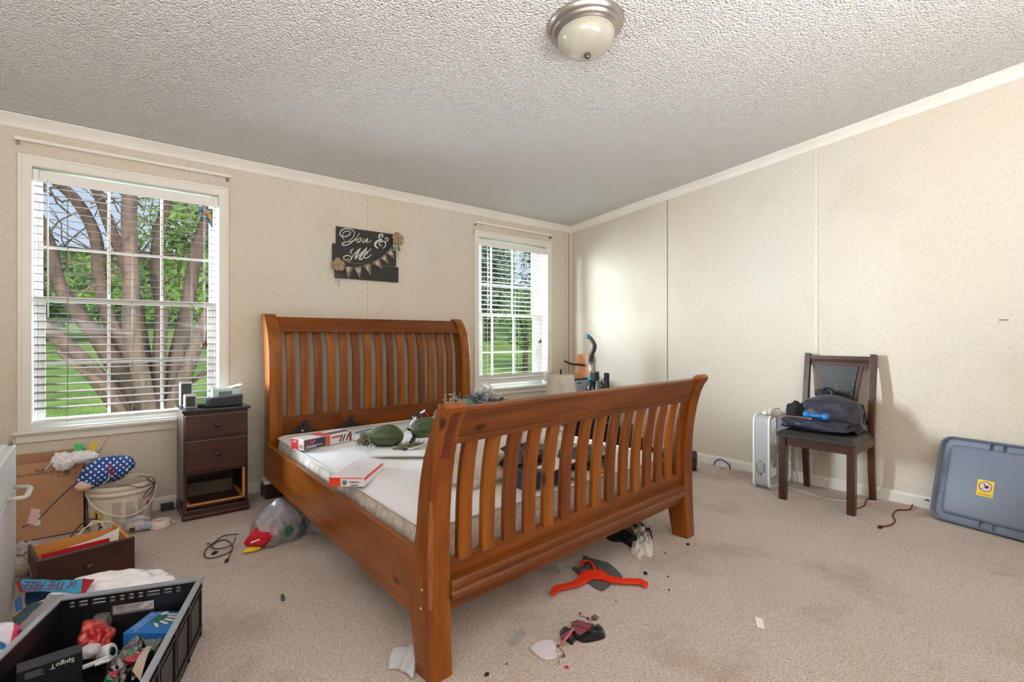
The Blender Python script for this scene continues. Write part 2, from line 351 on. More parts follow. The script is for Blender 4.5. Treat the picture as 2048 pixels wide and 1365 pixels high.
# ------------------------------------------------------------------ pine wood
def pine(name, axis='z', base=(176, 88, 30), dark=(140, 62, 20), seed=0, rough=.32, knots=True):
    m = mat(name, base, rough, coat=.12, spec=.35); n = m.node_tree; L = n.links; p = n.nodes['Principled BSDF']
    p.inputs['Coat Roughness'].default_value = .15
    tc = n.nodes.new('ShaderNodeTexCoord'); mp = n.nodes.new('ShaderNodeMapping'); L.new(tc.outputs['Object'], mp.inputs[0])
    sc = {'x': (1.2, 14, 14), 'y': (14, 1.2, 14), 'z': (14, 14, 1.2)}[axis]
    mp.inputs['Scale'].default_value = sc; mp.inputs['Location'].default_value = (seed * 3.7, seed * 1.9, seed * .77)
    t = n.nodes.new('ShaderNodeTexNoise'); t.inputs['Scale'].default_value = 1.6; t.inputs['Detail'].default_value = 6; t.inputs['Distortion'].default_value = .4
    L.new(mp.outputs[0], t.inputs[0])
    r = n.nodes.new('ShaderNodeValToRGB'); e = r.color_ramp.elements; e[0].position = .3; e[1].position = .68
    e[0].color = SRGB(dark) + (1,); e[1].color = SRGB(base) + (1,)
    L.new(t.outputs[0], r.inputs[0]); out = r.outputs[0]
    if knots:
        mp2 = n.nodes.new('ShaderNodeMapping'); L.new(tc.outputs['Object'], mp2.inputs[0])
        mp2.inputs['Scale'].default_value = {'x': (2.3, 4.5, 4.5), 'y': (4.5, 2.3, 4.5), 'z': (4.5, 4.5, 2.3)}[axis]
        mp2.inputs['Location'].default_value = (seed * 1.37 + .3, seed * 2.1, seed * .9)
        v = n.nodes.new('ShaderNodeTexVoronoi'); v.inputs['Scale'].default_value = 1.15; L.new(mp2.outputs[0], v.inputs[0])
        r2 = n.nodes.new('ShaderNodeValToRGB'); e = r2.color_ramp.elements; e[0].position = .045; e[1].position = .10
        e[0].color = (.13, .09, .07, 1); e[1].color = (1, 1, 1, 1); L.new(v.outputs['Distance'], r2.inputs[0])
        x = n.nodes.new('ShaderNodeMix'); x.data_type = 'RGBA'; x.blend_type = 'MULTIPLY'; x.inputs[0].default_value = .9
        L.new(out, x.inputs[6]); L.new(r2.outputs[0], x.inputs[7]); out = x.outputs[2]
    L.new(out, p.inputs['Base Color']); return m
PZ = [pine('pine_upright_%d' % i, 'z', seed=i, base=b_, dark=d_) for i, (b_, d_) in enumerate((((146, 80, 16), (110, 52, 8)), ((156, 90, 18), (120, 62, 9)), ((130, 68, 14), (98, 44, 7))))]
PXR, PYR = pine('pine_rail', 'x', (132, 70, 15), (98, 46, 8), 3), pine('pine_side_rail', 'y', (154, 86, 17), (116, 58, 8), 5)
PX2 = pine('pine_moulding', 'x', (122, 66, 22), (90, 45, 14), 6, knots=False)

# ------------------------------------------------------------------ bed
BED = thing('sleigh_bed', 'orange pine sleigh bed with slatted headboard and footboard standing on the carpet', 'bed', (.86, 1.45, 0))
FO, FT, FW = Vector((.847, 1.442, 0)), R(3.7), 1.826
HO, HT, HW = Vector((.945, 3.80, 0)), R(2.4), 1.78
def fM(O, th): return TR(O) @ Matrix.Rotation(th, 4, 'Z')
MF, MH = fM(FO, FT), fM(HO, HT)
near = [(-.014, 0), (-.008, .13), (-.003, .24), (0, .42), (-.004, .56), (-.014, .66), (-.030, .75), (-.052, .83), (-.072, .875), (-.094, .907)]
cap = [(-.097, .921), (-.090, .933), (-.074, .938), (-.055, .932), (-.042, .918)]
far = [(-.022, .88), (.010, .81), (.040, .735), (.060, .66), (.072, .58), (.083, .49), (.098, .43), (.112, .38), (.124, .26), (.120, .20), (.082, 0)]
postprof = near + cap + far
for i, u in enumerate((0, FW - .088)):
    b = B(); b.prism([(y, z) for y, z in postprof], u, u + .088, 'x', M=MF, bev=.009, seg=3)
    obj('footboard_post', b, PZ[0], BED, world=True, angle=35)
M_SCR = mat('scraped_pine', (126, 68, 26), .6, col2=(158, 98, 48), vscale=6, stretch=(30, 30, 2)); M_LAM = pine('dark_lamination', 'z', (112, 50, 20), (88, 34, 12), 9, knots=False)
def nearw(z): 
    for a, c in zip(near, near[1:]):
        if a[1] <= z <= c[1]: return a[0] + (c[0] - a[0]) * (z - a[1]) / (c[1] - a[1])
    return near[-1][0]
b = B(); t = bmesh.new(); rows = []
for k in range(31):
    z = .245 + .36 * k / 30; a_ = math.sin(math.pi * min(1, (k + 1) / 12)) if k < 6 else (1 if k < 24 else (30 - k) / 6.); wv = .001 + .009 * a_ * (.75 + .5 * noise.noise(Vector((z * 40, 0, 0)))); o = nearw(z) - .0007
    rows.append([t.verts.new(MF @ Vector(q)) for q in ((-.0006, o + .007 + .004 * a_, z), (-.0004, o + .006, z), (.0025, o + .0022, z), (.0065, o, z), (.0075 + wv, o, z))])
for i in range(30):
    for j in range(4): t.faces.new((rows[i][j], rows[i][j + 1], rows[i + 1][j + 1], rows[i + 1][j]))
b.add(t); obj('scraped_edge', b, M_SCR, BED, world=True)
def strip(u0, u1, z0, z1):
    zs = [z0 + (z1 - z0) * k / 8 for k in range(9)]; return [(nearw(z) - .0008, z) for z in zs] + [(nearw(z) + .004, z) for z in reversed(zs)]
obj('dark_lamination', B().prism(strip(0, 0, .745, .905), .028, .064, 'x', M=MF), M_LAM, BED, world=True)
def mid(z, nr=near, fr=far):
    def ip(pts, z):
        pts = sorted(pts, key=lambda q: q[1])
        for a, c in zip(pts, pts[1:]):
            if a[1] <= z <= c[1]: return a[0] + (c[0] - a[0]) * (z - a[1]) / max(1e-6, c[1] - a[1])
        return pts[0][0] if z < pts[0][1] else pts[-1][0]
    return ip(nr, z), ip(fr, z)
def band(z0, z1, off, th, n=10, prof=mid):
    """curved strip following the post profile: offset from its near face, thickness th"""
    zs = [z0 + (z1 - z0) * k / n for k in range(n + 1)]
    A = [(prof(z)[0] + off, z) for z in zs]; C = [(prof(z)[0] + off + th, z) for z in reversed(zs)]
    return A + C
b = B(); b.prism(band(.787, .905, .012, .036), .08, FW - .08, 'x', M=MF)
b.prism([(-.073, .893), (-.068, .913), (-.045, .918), (-.030, .905), (-.022, .885), (-.05, .875)], .08, FW - .08, 'x', M=MF)
obj('footboard_top_rail', b, PXR, BED, world=True, angle=35)
obj('footboard_rail_bead', B().prism(band(.797, .812, .008, .012, 3), .085, FW - .085, 'x', M=MF, bev=.003), PX2, BED, world=True)
p15 = (1.690 - .136 + .006) / 14 - .0005
for k in range(15):
    u = .136 + k * .1102
    obj('footboard_slat', B().prism(band(.36, .80, .020, .022, 14), u, u + .061, 'x', M=MF, bev=.003), PZ[k % 3], BED, world=True, angle=35)
obj('footboard_bottom_rail', B().box(.08, FW - .08, .022, .052, .20, .372, M=MF, bev=.004), PXR, BED, world=True)
b = B(); b.prism([(.022, .25), (-.012, .250), (-.020, .256), (-.020, .272), (-.012, .279), (-.012, .289), (-.018, .294), (-.018, .304), (-.010, .316), (.022, .318)], .082, FW - .118, 'x', M=MF, bev=.008)
obj('footboard_ledge_moulding', b, PX2, BED, world=True, angle=35)
M_BOLT = mat('brass_bolt', (190, 160, 110), .35, metal=.8)
for yy, zz in ((.045, .235), (.040, .30)):
    b = B(); b.blob((0, 0, 0), (.006, .006, .006), 2, 0, M=MF @ TR((-.001, yy, zz))); obj('bolt_head', b, M_BOLT, BED, world=True)
# headboard: depth grows towards the wall, top scrolls back
hn = [(0, .14), (0, .6), (.002, .9), (.010, 1.03), (.026, 1.11), (.052, 1.19), (.085, 1.25), (.118, 1.29)]
hcap = [(.135, 1.308), (.155, 1.318), (.178, 1.320), (.196, 1.312), (.204, 1.298)]
hf = [(.186, 1.25), (.160, 1.17), (.138, 1.08), (.124, .98), (.118, .86), (.116, .6), (.116, .14)]
for u in (0, HW - .090):
    obj('headboard_post', B().prism([(y, z) for y, z in hn + hcap + hf], u, u + .090, 'x', M=MH, bev=.009, seg=3), PZ[1], BED, world=True, angle=35)
hm = lambda z: mid(z, hn, hf)
obj('headboard_top_rail', B().prism(band(1.183, 1.298, .018, .040, 8, hm), .085, HW - .085, 'x', M=MH, bev=.004), PXR, BED, world=True, angle=35)
b = B(); b.prism(band(1.186, 1.222, .004, .03, 5, hm), .088, HW - .088, 'x', M=MH, bev=.008, seg=3); obj('headboard_rail_bead', b, PX2, BED, world=True, angle=35)
for k in range(15):
    u = .134 + k * .1010
    obj('headboard_slat', B().prism(band(.55, 1.20, .040, .020, 12, hm), u, u + .059, 'x', M=MH, bev=.003), PZ[(k * 2 + 1) % 3], BED, world=True, angle=35)
obj('headboard_bottom_rail', B().box(.085, HW - .085, .030, .066, .22, .568, M=MH, bev=.004), PXR, BED, world=True)
# side rails
def rail(n, P, Q, out):
    P, Q = Vector(P), Vector(Q); d = (Q - P); M = frame(P, d, (-d.y, d.x, 0)); l = d.length
    M2 = TR(P) @ Matrix.Rotation(math.atan2(d.y, d.x), 4, 'Z')
    obj(n, B().box(0, l, -.013, .013, .165, .405, M=M2, bev=.003), PYR, BED, world=True)
    obj('slat_ledge', B().box(.02, l - .02, -.013 + out * .026, .013 + out * .026, .215, .245, M=M2), PYR, BED, world=True)
rail('side_rail', (.872, 1.56, 0), (.925, 3.80, 0), -1)
a_ = MF @ Vector((FW - .02, .10, 0)); c_ = MH @ Vector((HW - .02, .03, 0)); rail('side_rail', a_, c_, 1)
for k in range(9):
    y = 1.75 + k * .235
    obj('cross_slat', B().box(.90 + (y - 1.5) * .02, 2.66, y - .04, y + .04, .247, .262), PXR, BED, world=True)
M_MAHO = mat('dark_red_block', (62, 26, 22), .4, var=.2, vscale=20, stretch=(1, 1, 6))
t_ = obj('bed_riser', B().box(.925, 1.085, 3.815, 3.965, 0, .105, bev=.004), M_MAHO, label='dark red wooden block under the left foot of the headboard', cat='block')
obj('bed_riser', B().box(2.615, 2.765, 3.885, 4.03, 0, .105, bev=.004), M_MAHO, label='dark red wooden block under the headboard foot by the second window', cat='block')
M_PAPER = mat('white_paper', (235, 233, 230), .7)
obj('folded_paper', B().box(.915, 1.06, 3.81, 3.93, .106, .138, bev=.008), M_PAPER, label='white folded paper wedged between headboard post and dark red block', cat='paper')

# mattress
def quilt():
    m = mat('white_quilted_ticking', (228, 228, 230), .7, bump=.3, bscale=14)
    n = m.node_tree; L = n.links; p = n.nodes['Principled BSDF']; tc = n.nodes.new('ShaderNodeTexCoord')
    t = n.nodes.new('ShaderNodeTexNoise'); t.inputs['Scale'].default_value = 2.1; t.inputs['Detail'].default_value = 5; L.new(tc.outputs['Object'], t.inputs[0])
    r = n.nodes.new('ShaderNodeValToRGB'); e = r.color_ramp.elements; e[0].position = .30; e[0].color = SRGB((216, 206, 188)) + (1,); e[1].position = .42; e[1].color = SRGB((228, 229, 233)) + (1,)
    L.new(t.outputs[0], r.inputs[0]); L.new(r.outputs[0], p.inputs['Base Color']); return m
def sidefab(nm, a, c):
    return mat(nm, a, .6, col2=c, vscale=22, bump=.5, bscale=40, detail=3)
MT = thing('mattress', 'thin white stained mattress lying inside the pine sleigh bed', 'mattress', (1.75, 2.7, .263))
mc = [(.925, 1.60), (2.575, 1.665), (2.62, 3.80), (.975, 3.745)]
def mpt(u, v, z):
    a = Vector(mc[0]).lerp(Vector(mc[1]), u); c = Vector(mc[3]).lerp(Vector(mc[2]), u); q = a.lerp(c, v); return (q.x, q.y, z)
def ring(z, ins, n=10, r=.09):
    out = []
    for cx, cy, a0 in ((1, 0, -90), (1, 1, 0), (0, 1, 90), (0, 0, 180)):
        for k in range(n + 1):
            a = R(a0 + 90 * k / n); Lx, Ly = 1.66, 2.15
            x = (r if cx == 0 else Lx - r) + math.cos(a) * (r - ins); y = (r if cy == 0 else Ly - r) + math.sin(a) * (r - ins)
            out.append(mpt(x / Lx, y / Ly, z))
    return out
def loft(rings, caps=True):
    b = B(); t = b.m; V = [[t.verts.new(p) for p in r_] for r_ in rings]; n = len(V[0])
    for i in range(len(V) - 1):
        for j in range(n): f = t.faces.new((V[i][j], V[i][(j + 1) % n], V[i + 1][(j + 1) % n], V[i + 1][j])); f.smooth = True
    if caps: t.faces.new(list(reversed(V[0]))); t.faces.new(V[-1])
    return b
obj('side_panel', loft([ring(.264, .012), ring(.28, 0), ring(.34, -.006), ring(.40, -.004), ring(.440, .004)], False), sidefab('damask_side', (204, 190, 176), (234, 231, 229)), MT, world=True)
def topf(u, v):
    x, y, _ = mpt(.002 + .996 * u, .002 + .996 * v, 0); e = min(u, 1 - u, v, 1 - v)
    z = .444 + .016 * min(1, e * 14) + .006 * noise.noise(Vector((x * 2.5, y * 2.5, 0))) + .0035 * noise.noise(Vector((x * 9, y * 5, 3)))
    cx, cy = min(u, 1 - u) * 1.66, min(v, 1 - v) * 2.15
    if cx < .08 and cy < .08:
        d = math.hypot(.08 - cx, .08 - cy)
        if d > .08: s = .08 / d; ux = (.08 - (.08 - cx) * s); uy = (.08 - (.08 - cy) * s); u2 = ux / 1.66 if u < .5 else 1 - ux / 1.66; v2 = uy / 2.15 if v < .5 else 1 - uy / 2.15; x, y, _ = mpt(.002 + .996 * u2, .002 + .996 * v2, 0)
    return (x, y, z)
obj('top_panel', B().grid(topf, 60, 76), quilt(), MT, world=True)
obj('bottom_panel', loft([ring(.2635, .014), ring(.266, .014)]), M_PAPER, MT, world=True)
for z in (.446, .272): obj('piping', B().tube(ring(z, -.001), .006, 6, closed=True), mat('white_piping', (225, 225, 228), .5), MT, world=True)
# ------------------------------------------------------------------ outside
M_GRASS = mat('lawn', (104, 136, 56), .9, col2=(146, 172, 84), vscale=1.6, bump=.6, bscale=30, detail=8)
def gz(x, y): return -.62 + max(0, y - 5) * .105 + .05 * math.sin(x * .7 + y * .4)
b = B(); b.grid(lambda u, v: (-28 + 80 * u, 4.4 + 60 * v ** 1.5, gz(-28 + 80 * u, 4.4 + 60 * v ** 1.5)), 60, 50)
obj('lawn', b, M_GRASS, kind='structure')
b = B(); rnd = random.Random(3)
for i in range(9000):
    y = 5 + 7.5 * rnd.random() ** 1.4; x = -3 + 13 * rnd.random()
    z = gz(x, y); h = rnd.uniform(.03, .075); a = rnd.uniform(0, 6.28); wv = .006
    p = [Vector((x + math.cos(a) * wv, y + math.sin(a) * wv, z)), Vector((x - math.cos(a) * wv, y - math.sin(a) * wv, z)), Vector((x + rnd.uniform(-.03, .03), y + rnd.uniform(-.03, .03), z + h))]
    b.m.faces.new([b.m.verts.new(q) for q in p])
b.keep = True
obj('grass_blades', b, mat('grass_blade', (120, 170, 54), .8, col2=(168, 205, 90), vscale=3), kind='stuff', label='short bright green grass of the lawn outside the windows', cat='grass')
M_BARK = mat('crepe_myrtle_bark', (46, 33, 28), .85, col2=(76, 57, 48), vscale=5, stretch=(3, 3, .6), bump=.4, bscale=20)
M_BARKD = mat('grey_bark', (104, 92, 84), .9, var=.25, vscale=8)
def leaves(b, c, rad, n, s, rnd, flat=.0, shell=.35):
    for i in range(n):
        d = Vector((rnd.gauss(0, 1), rnd.gauss(0, 1), rnd.gauss(0, 1))).normalized() * (shell + (1 - shell) * rnd.random()) ** .6
        p = Vector((c[0] + d.x * rad[0], c[1] + d.y * rad[1], c[2] + d.z * rad[2]))
        a = Vector((rnd.gauss(0, 1), rnd.gauss(0, 1), rnd.gauss(0, 1))).normalized(); e = a.orthogonal().normalized(); q = s * rnd.uniform(.6, 1.3)
        b.m.faces.new([b.m.verts.new(p + a * q), b.m.verts.new(p + e * q * .5), b.m.verts.new(p - a * q), b.m.verts.new(p - e * q * .5)])
def leafmat(nm, a, c): 
    m = mat(nm, a, .6, col2=c, vscale=1.5); m.node_tree.nodes['Principled BSDF'].inputs['Subsurface Weight'].default_value = 0; return m
LM = [leafmat('leaf_a', (92, 122, 52), (146, 170, 84)), leafmat('leaf_b', (84, 116, 62), (128, 158, 92)), leafmat('leaf_c', (112, 132, 104), (156, 172, 140))]
# multi-trunk tree close to window 1
def at(px, py, Y):
    u = (px - 1024) / 1000; v = (674 - py) / 1000; dx = math.sin(YAW) + u * math.cos(YAW); dy = math.cos(YAW) - u * math.sin(YAW)
    t = Y / dy; return Vector((dx * t, Y, CAMH + v * t))
TREE = thing('multi_trunk_tree', 'big multi-trunk tree with smooth reddish bark just outside the large left window', 'tree', tuple(at(300, 862, 6.5)))
trunks = [([(285, 880, 6.5), (236, 810, 6.4), (186, 745, 6.3), (140, 700, 6.2), (90, 655, 6.1), (40, 620, 6)], .10, .05),
          ([(290, 880, 6.5), (250, 770, 6.6), (205, 690, 6.6), (160, 630, 6.7), (120, 570, 6.7), (104, 500, 6.8), (70, 420, 6.9)], .10, .045),
          ([(300, 870, 6.6), (262, 730, 6.7), (222, 640, 6.8), (200, 560, 6.9), (190, 470, 7), (150, 400, 7.1), (95, 350, 7.2), (60, 320, 7.2)], .085, .04),
          ([(305, 870, 6.4), (275, 720, 6.3), (262, 640, 6.2), (262, 560, 6.2), (258, 470, 6.2), (262, 380, 6.2), (264, 300, 6.2)], .085, .06),
          ([(310, 870, 6.6), (290, 720, 6.7), (272, 600, 6.8), (240, 500, 6.9), (216, 440, 7), (190, 380, 7.1), (150, 330, 7.1)], .08, .035),
          ([(312, 870, 6.5), (318, 720, 6.5), (322, 620, 6.5), (310, 540, 6.6), (318, 450, 6.7), (345, 380, 6.8), (350, 320, 6.8)], .075, .035),
          ([(318, 870, 6.6), (345, 740, 6.6), (366, 650, 6.7), (380, 560, 6.7), (400, 480, 6.8), (425, 400, 6.9), (450, 340, 7)], .09, .05),
          ([(322, 870, 6.5), (365, 760, 6.4), (395, 680, 6.3), (425, 610, 6.3), (455, 560, 6.2), (500, 500, 6.2)], .08, .045),
          ([(250, 840, 6.3), (215, 780, 6.2), (175, 748, 6.1), (130, 716, 6.05), (112, 702, 6.0)], .045, .018),
          ([(350, 780, 6.5), (380, 765, 6.5), (410, 745, 6.4), (440, 738, 6.4)], .03, .015)]
for k, (pts, r0, r1) in enumerate(trunks):
    P = spl([at(*p) for p in pts], 4); n = len(P)
    obj('trunk' if k < 8 else 'branch', B().tube([q + Vector((.02 * noise.noise(q * 2), .02 * noise.noise(q * 2.3), 0)) for q in P], [r0 + (r1 - r0) * i / (n - 1) for i in range(n)], 10), M_BARK, TREE, world=True)
rnd = random.Random(8); b = B()
for i in range(95):
    px, py = rnd.uniform(60, 440), rnd.uniform(330, 600); p = at(px, py, rnd.uniform(6.2, 7.6)); d = Vector((rnd.uniform(-1, 1), rnd.uniform(-.4, .4), rnd.uniform(.1, 1))).normalized()
    pts = [p]
    for k in range(6): d = (d + Vector((rnd.uniform(-.5, .5), rnd.uniform(-.3, .3), rnd.uniform(-.3, .35)))).normalized(); pts.append(pts[-1] + d * .16)
    b.tube(pts, [.010 - .0012 * k for k in range(7)], 4, caps=False)
obj('twigs', b, M_BARK, TREE, world=True)
b = B(); rnd = random.Random(4)
for (px, py, Y, s, n) in ((370, 480, 8.5, .8, 700), (340, 570, 8.5, .7, 600), (180, 560, 8.6, .5, 300), (410, 560, 7.5, .5, 300), (400, 420, 8, .5, 200)): leaves(b, at(px, py, Y), (s, .5, s * .8), n, .05, rnd)
b.keep = True
obj('foliage', b, LM[0], TREE, world=True)
# trees and bushes along the far edge of the lawn
def far_tree(name, label, x, y, h, rw, mi, n, tr=.12, cw=.6, seed=0, s=.16):
    z = gz(x, y); rnd = random.Random(seed); T_ = thing(name, label, 'tree', (x, y, z), group='trees beyond the lawn')
    obj('trunk', B().tube([(0, 0, -.1), (.1 * rnd.random(), 0, h * .4), (.3 * rnd.uniform(-1, 1), 0, h * .75)], [tr, tr * .8, tr * .4], 8), M_BARKD, T_)
    b = B()
    for k in range(7): leaves(b, (rnd.uniform(-.45, .45) * rw, rnd.uniform(-.3, .3) * rw, h * cw + rnd.uniform(-.28, .34) * h), (rw * .55, rw * .5, h * .24), n // 7, s, rnd)
    b.keep = True; obj('foliage', b, LM[mi], T_)
far_tree('shade_tree', 'dark green bushy tree behind the multi-trunk tree, seen through the left window', -1.6, 20, 2.9, 1.9, 1, 2400, seed=1)
far_tree('shade_tree', 'bright green tree behind the right side of the left window', 3.1, 18, 4.4, 1.9, 0, 2400, seed=2)
far_tree('shade_tree', 'low green tree at the far edge of the lawn, centre of left window', 1.0, 26, 3.4, 2.8, 1, 2000, seed=3, cw=.5)
far_tree('shade_tree', 'pale grey-green tree filling the top left of the small window', 14.8, 19.6, 7.4, 1.6, 2, 2600, seed=4)
far_tree('shade_tree', 'yellow-green tree in the middle of the small window', 18.0, 23.5, 7.0, 1.7, 0, 2600, seed=5, cw=.62)
far_tree('shade_tree', 'tall grey-green tree at the right edge of the small window', 18.6, 19.8, 7.6, 1.7, 2, 2600, seed=6)
far_tree('lawn_tree', 'small dark multi-stem tree standing on the lawn beyond the small window', 10.2, 11.6, 2.3, .9, 1, 700, seed=7, tr=.09, s=.09, cw=.75)
b = B(); rnd = random.Random(12)
for k in range(34): leaves(b, (-14 + k * 1.5 + rnd.uniform(-.4, .4), 33 - abs(k - 12) * .25, gz(0, 32) + .9), (1.3, .8, 1.3 + .5 * rnd.random()), 260, .17, rnd)
b.keep = True
obj('hedge_row', b, LM[1], kind='stuff', label='dense row of green bushes along the far edge of the lawn', cat='hedge')
obj('distant_woods', B().grid(lambda u, v: (-60 + 150 * u, 56 - 10 * math.sin(u * 3.1), 2 + v * (5.2 + 1.8 * noise.noise(Vector((u * 22, 0, 0))))), 120, 6, thick=1.), mat('distant_wood', (96, 118, 84), .9, col2=(130, 150, 110), vscale=.8, detail=8, bump=1, bscale=3), kind='structure')

# ------------------------------------------------------------------ blinds and curtain rods
M_BLIND = mat('white_blind', (236, 235, 231), .45)
M_CORD = mat('white_cord', (235, 232, 225), .7); M_DCORD = mat('ladder_cord', (225, 222, 215), .8)
def blind(label, W, ztop, zbot, tilt, cords, wand, tassel, stack=0, slat_m=None):
    x0, x1 = W[0] + .003, W[1] - .003; yc = YW + .043
    t = thing('window_blind', label, 'window blind', ((x0 + x1) / 2, yc, zbot), group='white horizontal blinds')
    b = B(); b.box(x0 + .027, x1 - .027, yc - .032, yc + .030, ztop - .052, ztop, bev=.003); b.box(x0 + .027, x1 - .027, yc - .037, yc - .0325, ztop - .066, ztop - .002, bev=.002)
    obj('headrail', b, M_BLIND, t, world=True)
    for xa in (x0, x1 - .026): obj('headrail_bracket', B().box(xa, xa + .026, yc - .042, yc + .03, ztop - .062, ztop + .006, bev=.003), M_VINYL, t, world=True)
    b = B(); n = int((ztop - .07 - zbot - .02) / .0475)
    for k in range(n):
        z = ztop - .085 - k * .0475
        if z < zbot + .03: break
        a = tilt if not callable(tilt) else tilt(z)
        b.box(x0 + .004, x1 - .004, -.0245, .0245, -.0012, .0012, M=TR((0, yc, z)) @ RX(a))
    for k in range(stack): b.box(x0 + .004, x1 - .004, -.0245, .0245, -.0012, .0012, M=TR((0, yc - .004, zbot + .03 + k * .040)) @ RX(-62))
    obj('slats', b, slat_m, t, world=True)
    obj('bottom_rail', B().box(x0 + .003, x1 - .003, yc - .026, yc + .026, zbot, zbot + .022, bev=.004), M_BLIND, t, world=True)
    for cx in cords:
        b = B(); b.tube([(cx, yc - .027, ztop - .06), (cx, yc - .027, zbot + .01)], .0011, 5); b.tube([(cx, yc + .027, ztop - .06), (cx, yc + .027, zbot + .01)], .0011, 5)
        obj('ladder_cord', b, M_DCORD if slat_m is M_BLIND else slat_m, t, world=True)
        b = B(); b.lathe([(0, -.002), (.009, -.002), (.009, .004), (0, .004)], 12, M=TR((cx, yc - .029, zbot + .012)) @ RX(90)); obj('cord_button', b, M_BLIND, t, world=True)
    obj('tilt_wand', B().tube([(wand[0], yc - .046, ztop - .055), (wand[0], yc - .05, ztop - .07), (wand[0] + .002, yc - .05, wand[1])], .005, 6), mat('clear_wand', (235, 235, 235), .15), t, world=True)
    b = B(); M_T = mat('brown_tassel', (110, 74, 46), .6)
    for dx in (0, .008): b.tube([(tassel[0] + dx, yc - .045, ztop - .05), (tassel[0] + dx, yc - .047, tassel[1] + .03)], .001, 5)
    c = obj('pull_cord', b, M_DCORD, t, world=True)
    b = B()
    for dx, dz in ((-.008, -.014), (.006, 0), (.016, -.006)): b.lathe([(.002, .034), (.004, .030), (.0085, .004), (.0085, 0), (0, 0)], 10, M=TR((tassel[0] + dx, yc - .048, tassel[1] + dz)))
    obj('tassel', b, M_T, c, world=True)
    return t
blind('wide open white horizontal blind hanging in the large left window', W1, 2.135, .632, 7, (-.127, .19, .52), (-.215, 1.265), (.585, 1.09), slat_m=mat('backlit_shade_slat', (92, 82, 76), .5))  # white slats and ladder cords, with backlit shade painted into their colour
blind('white horizontal blind hanging in the small window near the corner', W2, 2.135, .665, lambda z: 17 if z > 1.4 else -3, (3.12, 3.50, 3.80), (3.065, 1.32), (3.79, 1.09), stack=2, slat_m=M_BLIND)
M_ROD = mat('cream_rod', (238, 232, 220), .4)
def rod(label, xa, xb, z, dz=0):
    t = thing('curtain_rod', label, 'curtain rod', ((xa + xb) / 2, YW, z), group='bare curtain rods above the windows'); y = YW - .048
    obj('rod', B().box(xa, xb, -.004, .004, -.010, .010, M=TR((0, y, z)), bev=.003), M_ROD, t, world=True)
    for x, s in ((xa, 1), (xb, -1)):
        obj('rod_return', B().box(x - .003, x + .003, y, YW, z - .010, z + .010, bev=.002), M_ROD, t, world=True)
        obj('bracket', B().box(x + s * .004, x + s * .018, YW - .02, YW, z - .026, z - .006, bev=.002), mat('bracket_steel', (150, 140, 120), .4, metal=.6), t, world=True)
rod('bare cream curtain rod above the large left window', -.352, .742, 2.292)
rod('bare cream curtain rod above the small window near the corner', 2.90, 3.96, 2.285)
# corner pennant stuck in the top corner of the left window
P_ = thing('corner_ornament', 'dark blue triangular ornament with gold figure in top corner of left window', 'ornament', (.61, YW + .08, 2.0))
b = B(); b.prism([(.555, 2.07), (.652, 2.07), (.652, 1.93)], YW + .074, YW + .078, 'y'); obj('panel', b, mat('navy_panel', (22, 58, 88), .4, var=.5, vscale=30), P_, world=True)
b = B()
for (x, z, r) in ((.618, 2.04, .014), (.628, 2.02, .016), (.636, 2.0, .010), (.606, 2.05, .009), (.634, 2.045, .008), (.640, 1.985, .007)): b.lathe([(0, 0), (r, 0), (r * .8, .003), (0, .003)], 9, M=TR((x, YW + .074, z)) @ RX(90))
obj('figure', b, mat('gold_figure', (200, 150, 50), .5, var=.3, vscale=60), P_, world=True)
# ------------------------------------------------------------------ where things stand (points on the floor, on tops and on walls)
def ray(px, py):
    u = (px - 1024) / 1000; v = (674 - py) / 1000
    return Vector((math.sin(YAW) + u * math.cos(YAW), math.cos(YAW) - u * math.sin(YAW), v))
def FP(px, py, z=0.): r = ray(px, py); t = (z - CAMH) / r.z; return Vector((r.x * t, r.y * t, z))
def YP(px, py, y): r = ray(px, py); t = y / r.y; return Vector((r.x * t, y, CAMH + r.z * t))
def XP(px, py, x): r = ray(px, py); t = x / r.x; return Vector((x, r.y * t, CAMH + r.z * t))
def ZM(s, x0, y0): return lambda x, y: (x0 + x / s, y0 + y / s)
def qframe(a, b_, c, z):
    """upright frame from three points at height z: a corner, b along x, c along y"""
    A, Bp, C = (FP(*q, z) for q in (a, b_, c)); X = (Bp - A); lx = X.length; X.normalize(); Y = Vector((-X.y, X.x, 0)); ly = (C - A).dot(Y)
    return Matrix(((X.x, Y.x, 0, A.x), (X.y, Y.y, 0, A.y), (0, 0, 1, z), (0, 0, 0, 1))), lx, ly
def rag(b, c, sx, sy, rz, h, seed, z0=0., n=26, fold=3., edge=.3, th=.0025):
    Mr = TR((c[0], c[1], 0)) @ RZ(rz)
    def f(u, v):
        e = 1 + edge * noise.noise(Vector((math.cos(math.atan2(v - .5, u - .5)) * 1.5, math.sin(math.atan2(v - .5, u - .5)) * 1.5, seed)))
        x, y = (u - .5) * sx * e, (v - .5) * sy * e; k = min(u, 1 - u, v, 1 - v) * 2
        q = Vector((u * fold, v * fold, seed * 1.7)); r_ = (1 - abs(noise.noise(q)) * 2.2) * .5 + .5 * (noise.noise(q * 2.1) + .5)
        return (x + .02 * noise.noise(q * 2), y + .02 * noise.noise(q * 2 + Vector((5, 5, 5))), z0 + .004 + max(0, h * r_ * min(1, .25 + k * 1.6)))
    return b.grid(f, n, n, thick=th, M=Mr)
def sheet(b, f, n=28, m=28, th=.002): return b.grid(f, n, m, thick=th)
